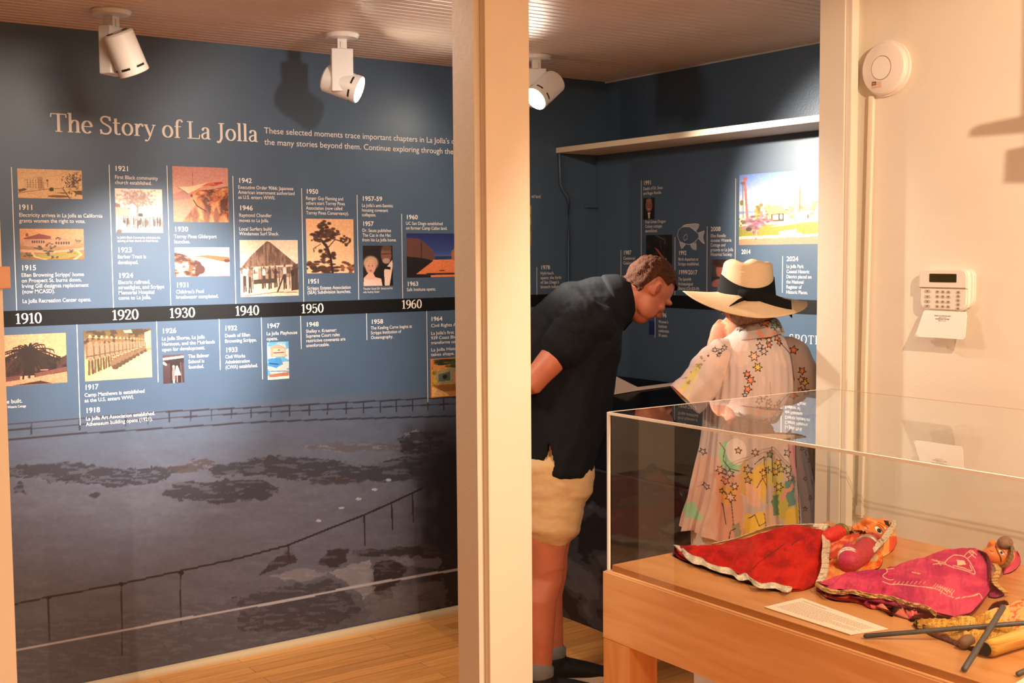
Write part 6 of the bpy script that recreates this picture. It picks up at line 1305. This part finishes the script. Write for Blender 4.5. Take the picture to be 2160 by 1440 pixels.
def c_under(p):
    p.c[:] = np.array([190, 46, 82])/255; t = fbm(p.u/6, p.v/10, 3); p.put(t > .56, (226, 110, 84), .8); p.put(t < .42, (140, 40, 60), .8); p.put((np.sin(p.u*.5) > .75) & (p.u > 1860), (206, 150, 100), .8)
cloth('underskirt', [(1722, 1242, 1726, 1232, .006), (1748, 1262, 1752, 1244, .008), (1780, 1268, 1782, 1250, .010), (1812, 1270, 1814, 1254, .010), (1836, 1282, 1836, 1258, .010), (1860, 1284, 1862, 1262, .010), (1880, 1298, 1880, 1268, .011), (1900, 1290, 1902, 1274, .012), (1922, 1309, 1922, 1280, .012), (1944, 1302, 1944, 1284, .012), (1970, 1305, 1972, 1294, .01)], M_CLOTH, mp, c_under, n=260, mm=50, wr=.008, edge=.012, ws=2.4, back=.02)
hem = [(1721, 1226), (1745, 1240), (1775, 1245), (1800, 1243), (1830, 1251), (1870, 1255), (1895, 1261), (1917, 1269), (1940, 1273), (1962, 1281), (1976, 1292)]
trim('gold_hem', hem, [(x-2, y+9) for x, y in hem], [.020, .022, .024, .024, .024, .026, .026, .026, .026, .022], M_GOLD, mp, .004, lift=.002)
trim('dark_cuff', [(2062, 1160), (2080, 1166), (2090, 1184), (2092, 1200)], [(2070, 1168), (2080, 1182), (2084, 1206), (2086, 1222)], [.066, .064, .058, .05], mat('dark_magenta_velvet', (140, 26, 70), .7), mp, .002)
c1 = [(2090, 1190), (2098, 1200), (2094, 1216), (2090, 1228), (2100, 1240), (2116, 1252)]
trim('gold_collar', [(x+2, y-2) for x, y in c1], [(x+14, y-1) for x, y in c1], [.050, .048, .04, .03, .02, .008], M_GOLD, mp, .003, lift=.004)
cloth('sleeve_end', [(2086, 1258, 2090, 1226, .018), (2100, 1260, 2104, 1230, .018), (2114, 1256, 2114, 1240, .012), (2119, 1252, 2118, 1248, .004)], mat('dark_magenta_velvet', (140, 26, 70), .7), mp, None, n=30, mm=30, wr=.003)
hC2 = pz(2105, 1170, .040); ax2 = (pz(2132, 1166, .05)-pz(2082, 1164, .038)).normalized(); u2 = (Vector((0, 0, 1))-FV*.4); u2 = (u2-ax2*u2.dot(ax2)).normalized(); s2_ = u2.cross(ax2)
M2 = Matrix([[ax2[i], u2[i], s2_[i], 0] for i in range(3)]+[[0, 0, 0, 1]])
def H2(a, b, c): return hC2+ax2*a+u2*b+s2_*c
bm = B(); ball(bm, H2(.004, -.002, 0), (.036, .026, .032), M2, 24); ball(bm, H2(-.022, .002, 0), (.018, .018, .020), M2); tube(bm, [H2(.012, .020, 0), H2(-.008, .030, 0), H2(-.016, .022, 0)], [.005, .009, .007], seg=12)
tube(bm, [H2(-.02, -.008, 0), H2(-.05, -.014, 0)], [.014, .014], seg=14)
h2 = link('head', fuse(bm, .003, 5), M_FACE, mp, True); tree2 = BVHTree.FromObject(h2, bpy.context.evaluated_depsgraph_get())
e2 = decal(tree2, ov(2112, 1165, 6.5, 2.8, 50), 'eye', mat('white_paint', (240, 226, 206), .4), h2); decal(tree2, ov(2112.5, 1165, 3.2, 2.4, 50), 'pupil', M_INKB, e2, .0016)
stroke(tree2, [(2100, 1152), (2104, 1162), (2110, 1174), (2112, 1184)], .0014, 'beard_line', mat('dark_gold', (90, 66, 34), .5), h2); stroke(tree2, [(2108, 1156), (2116, 1162), (2122, 1170)], .0006, 'eyebrow', M_INKB, h2); stroke(tree2, [(2088, 1160), (2092, 1163), (2096, 1162)], .0008, 'mouth', M_INKR, h2)
cloth('cap', [(2116, 1210, 2122, 1192, .014), (2132, 1206, 2136, 1172, .034), (2144, 1198, 2144, 1162, .044), (2150, 1190, 2150, 1170, .034), (2154, 1184, 2153, 1180, .008)], mat('pink_cap_cloth', (204, 66, 96), .75, var=.1, vscale=80), mp, None, n=44, mm=36, wr=.002)
c2 = [(2108, 1194), (2120, 1190), (2130, 1178), (2135, 1164), (2134, 1152), (2128, 1142)]
trim('cap_band', [(x-3, y-1) for x, y in c2], [(x+5, y+3) for x, y in c2], [.034, .046, .056, .062, .066, .066], mat('dark_gold_band', (120, 96, 54), .4, metal=.4, var=.5, vscale=240), mp, .002, lift=.004)
link('topknot', ball(B(), pz(2120, 1145, .072), (.020, .017, .016), None, 22), mat('brown_hair_bun', (132, 96, 74), .7, var=.2, vscale=120, bump=.4), mp, True)
# ---- yellow rod puppet
yp = thing('puppet', pz(2110, 1330, 0), 'puppet with a pleated yellow skirt and dark rods, nearest the right edge', 'puppet', 'puppets lying in the case')
def c_yel(p):
    p.c[:] = np.array([196, 142, 56])/255; t = fbm(p.u/30, p.v/14, 3); p.put(t > .55, (226, 176, 84), .8); p.put(t < .40, (190, 132, 56), .7)
    w1 = (np.sin(p.u*.62+3*fbm(p.u/8, p.v/8, 2)) > .82) & (np.sin(p.v*1.1) > -.4); p.put(w1, (150, 96, 34), .7); p.put(np.sin(p.v*.9+p.u*.10+2*fbm(p.u/14, p.v/6, 6)) > .93, (150, 100, 40), .7)
    m = p.u+1.6*(1310-p.v) > 2120; p.put(m, (214, 166, 112), .85); q = fbm(p.u/7, p.v/6, 12); p.put(m & (q > .60), (206, 76, 44), .85); p.put(m & (q < .36), (226, 170, 60), .9)
cloth('skirt', [(1934, 1326, 1934, 1308, .016), (1968, 1334, 1962, 1306, .022), (2004, 1348, 1998, 1304, .026), (2036, 1364, 2034, 1303, .030), (2064, 1376, 2066, 1298, .034), (2092, 1374, 2096, 1286, .036), (2130, 1364, 2134, 1273, .038), (2190, 1348, 2196, 1252, .040), (2250, 1332, 2262, 1240, .036), (2300, 1318, 2308, 1250, .02)], M_CLOTH, yp, c_yel, n=200, wr=.005, edge=.006, ws=1.4)
r0_, r1_ = pz(2088, 1366, .0185), pz(2230, 1322, .019)
bm = tube(B(), [r0_, r0_.lerp(r1_, .5), r1_], [.0165, .017, .016], seg=26, cap=2); me = bpy.data.meshes.new('skirt_roll'); bm.to_mesh(me); bm.free()
gx, gy = pxw(verts_of(me)); p = Paint(gx, gy); c_yel(p); setcol(me, p.c); rl = link('skirt_roll', me, M_CLOTH, yp, True)
dr = (r1_-r0_).normalized(); link('roll_opening', lathe(B(), [(.001, -.0142), (.012, -.0142), (.0125, -.013), (.001, -.0125)], frame(r0_, dr), 24), M_DARK, rl)
r2, r3 = pz(2032, 1356, .013), pz(2044, 1350, .014); link('lining', tube(B(), [r2, r3], [.011, .012], seg=18, cap=3), mat('brown_lining', (120, 84, 60), .7), yp, True)
cloth('lining_edge', [(1936, 1322, 1938, 1316, .008), (1966, 1340, 1966, 1330, .010), (1996, 1350, 1996, 1340, .008), (2022, 1362, 2020, 1354, .006)], mat('plum_lining', (110, 56, 50), .7, var=.5, vscale=90), yp, None, n=50, mm=24, wr=.004, back=.01)
cloth('arm_cuff', [(2090, 1288, 2094, 1276, .020), (2106, 1288, 2108, 1268, .030), (2122, 1282, 2122, 1268, .028), (2128, 1278, 2128, 1274, .01)], mat('dark_maroon', (92, 34, 26), .6, var=.5, vscale=140), yp, None, n=36, mm=26, wr=.003)
M_ROD = mat('dark_grey_rod', (72, 70, 68), .5, var=.15, vscale=60)
def rod(a, b, r, lab): o = link('control_rod', tube(B(), [a, a.lerp(b, .5), b], [r, r, r], seg=16, cap=1), M_ROD, yp, True); o['label'] = lab
rod(pz(1825, 1341, .0062), pz(2300, 1302, .054), .0047, 'long dark rod reaching left across the skirt'); rod(pz(2034, 1411, .0066), pz(2116, 1280, .060), .0056, 'short dark rod crossing the long one'); rod(pz(2147, 1421, .0058), pz(2230, 1382, .012), .0046, 'rod tip at the corner')
# ---- captions
def card(pts, lines, label):
    q = [pz(x, y, .0008) for x, y in pts]; n = Vector((0, 0, 1)); o = tag(link('caption_card', prism(B(), q, (0, 0, .0016)), mat('cream_card', (236, 214, 190), .7)), label, 'card')
    V = []; Fc = []; g = random.Random(4); a, b, c, d = [v+Vector((0, 0, .0018)) for v in q]    # a left, b top(far), c right, d near
    X = lambda u, v: (a.lerp(b, v)).lerp(d.lerp(c, v), u)
    for k, (v, h, L) in enumerate(lines):
        u = .07
        while u < L:
            w = g.uniform(.012, .035); i = len(V); V += [X(u, v), X(u+w, v), X(u+w, v+h), X(u, v+h)]; Fc.append([i, i+1, i+2, i+3]); u += w+.008
    if V: me = bpy.data.meshes.new('card_text'); me.from_pydata(V, [], Fc); link('card_text', me, mat('faded_text', (186, 164, 146), .8), o)
card(((1612, 1281), (1692, 1262), (1873, 1327), (1793, 1339)), [(.84, .05, .34)]+[(.74-.062*k, .026, .93 if k not in (5, 9) else .6) for k in range(10)], 'cream caption card with fine print lying in front of the red puppet')
card(((2138, 1444), (2164, 1428), (2260, 1462), (2232, 1480)), [], 'corner of a cream caption card at the near edge of the case')
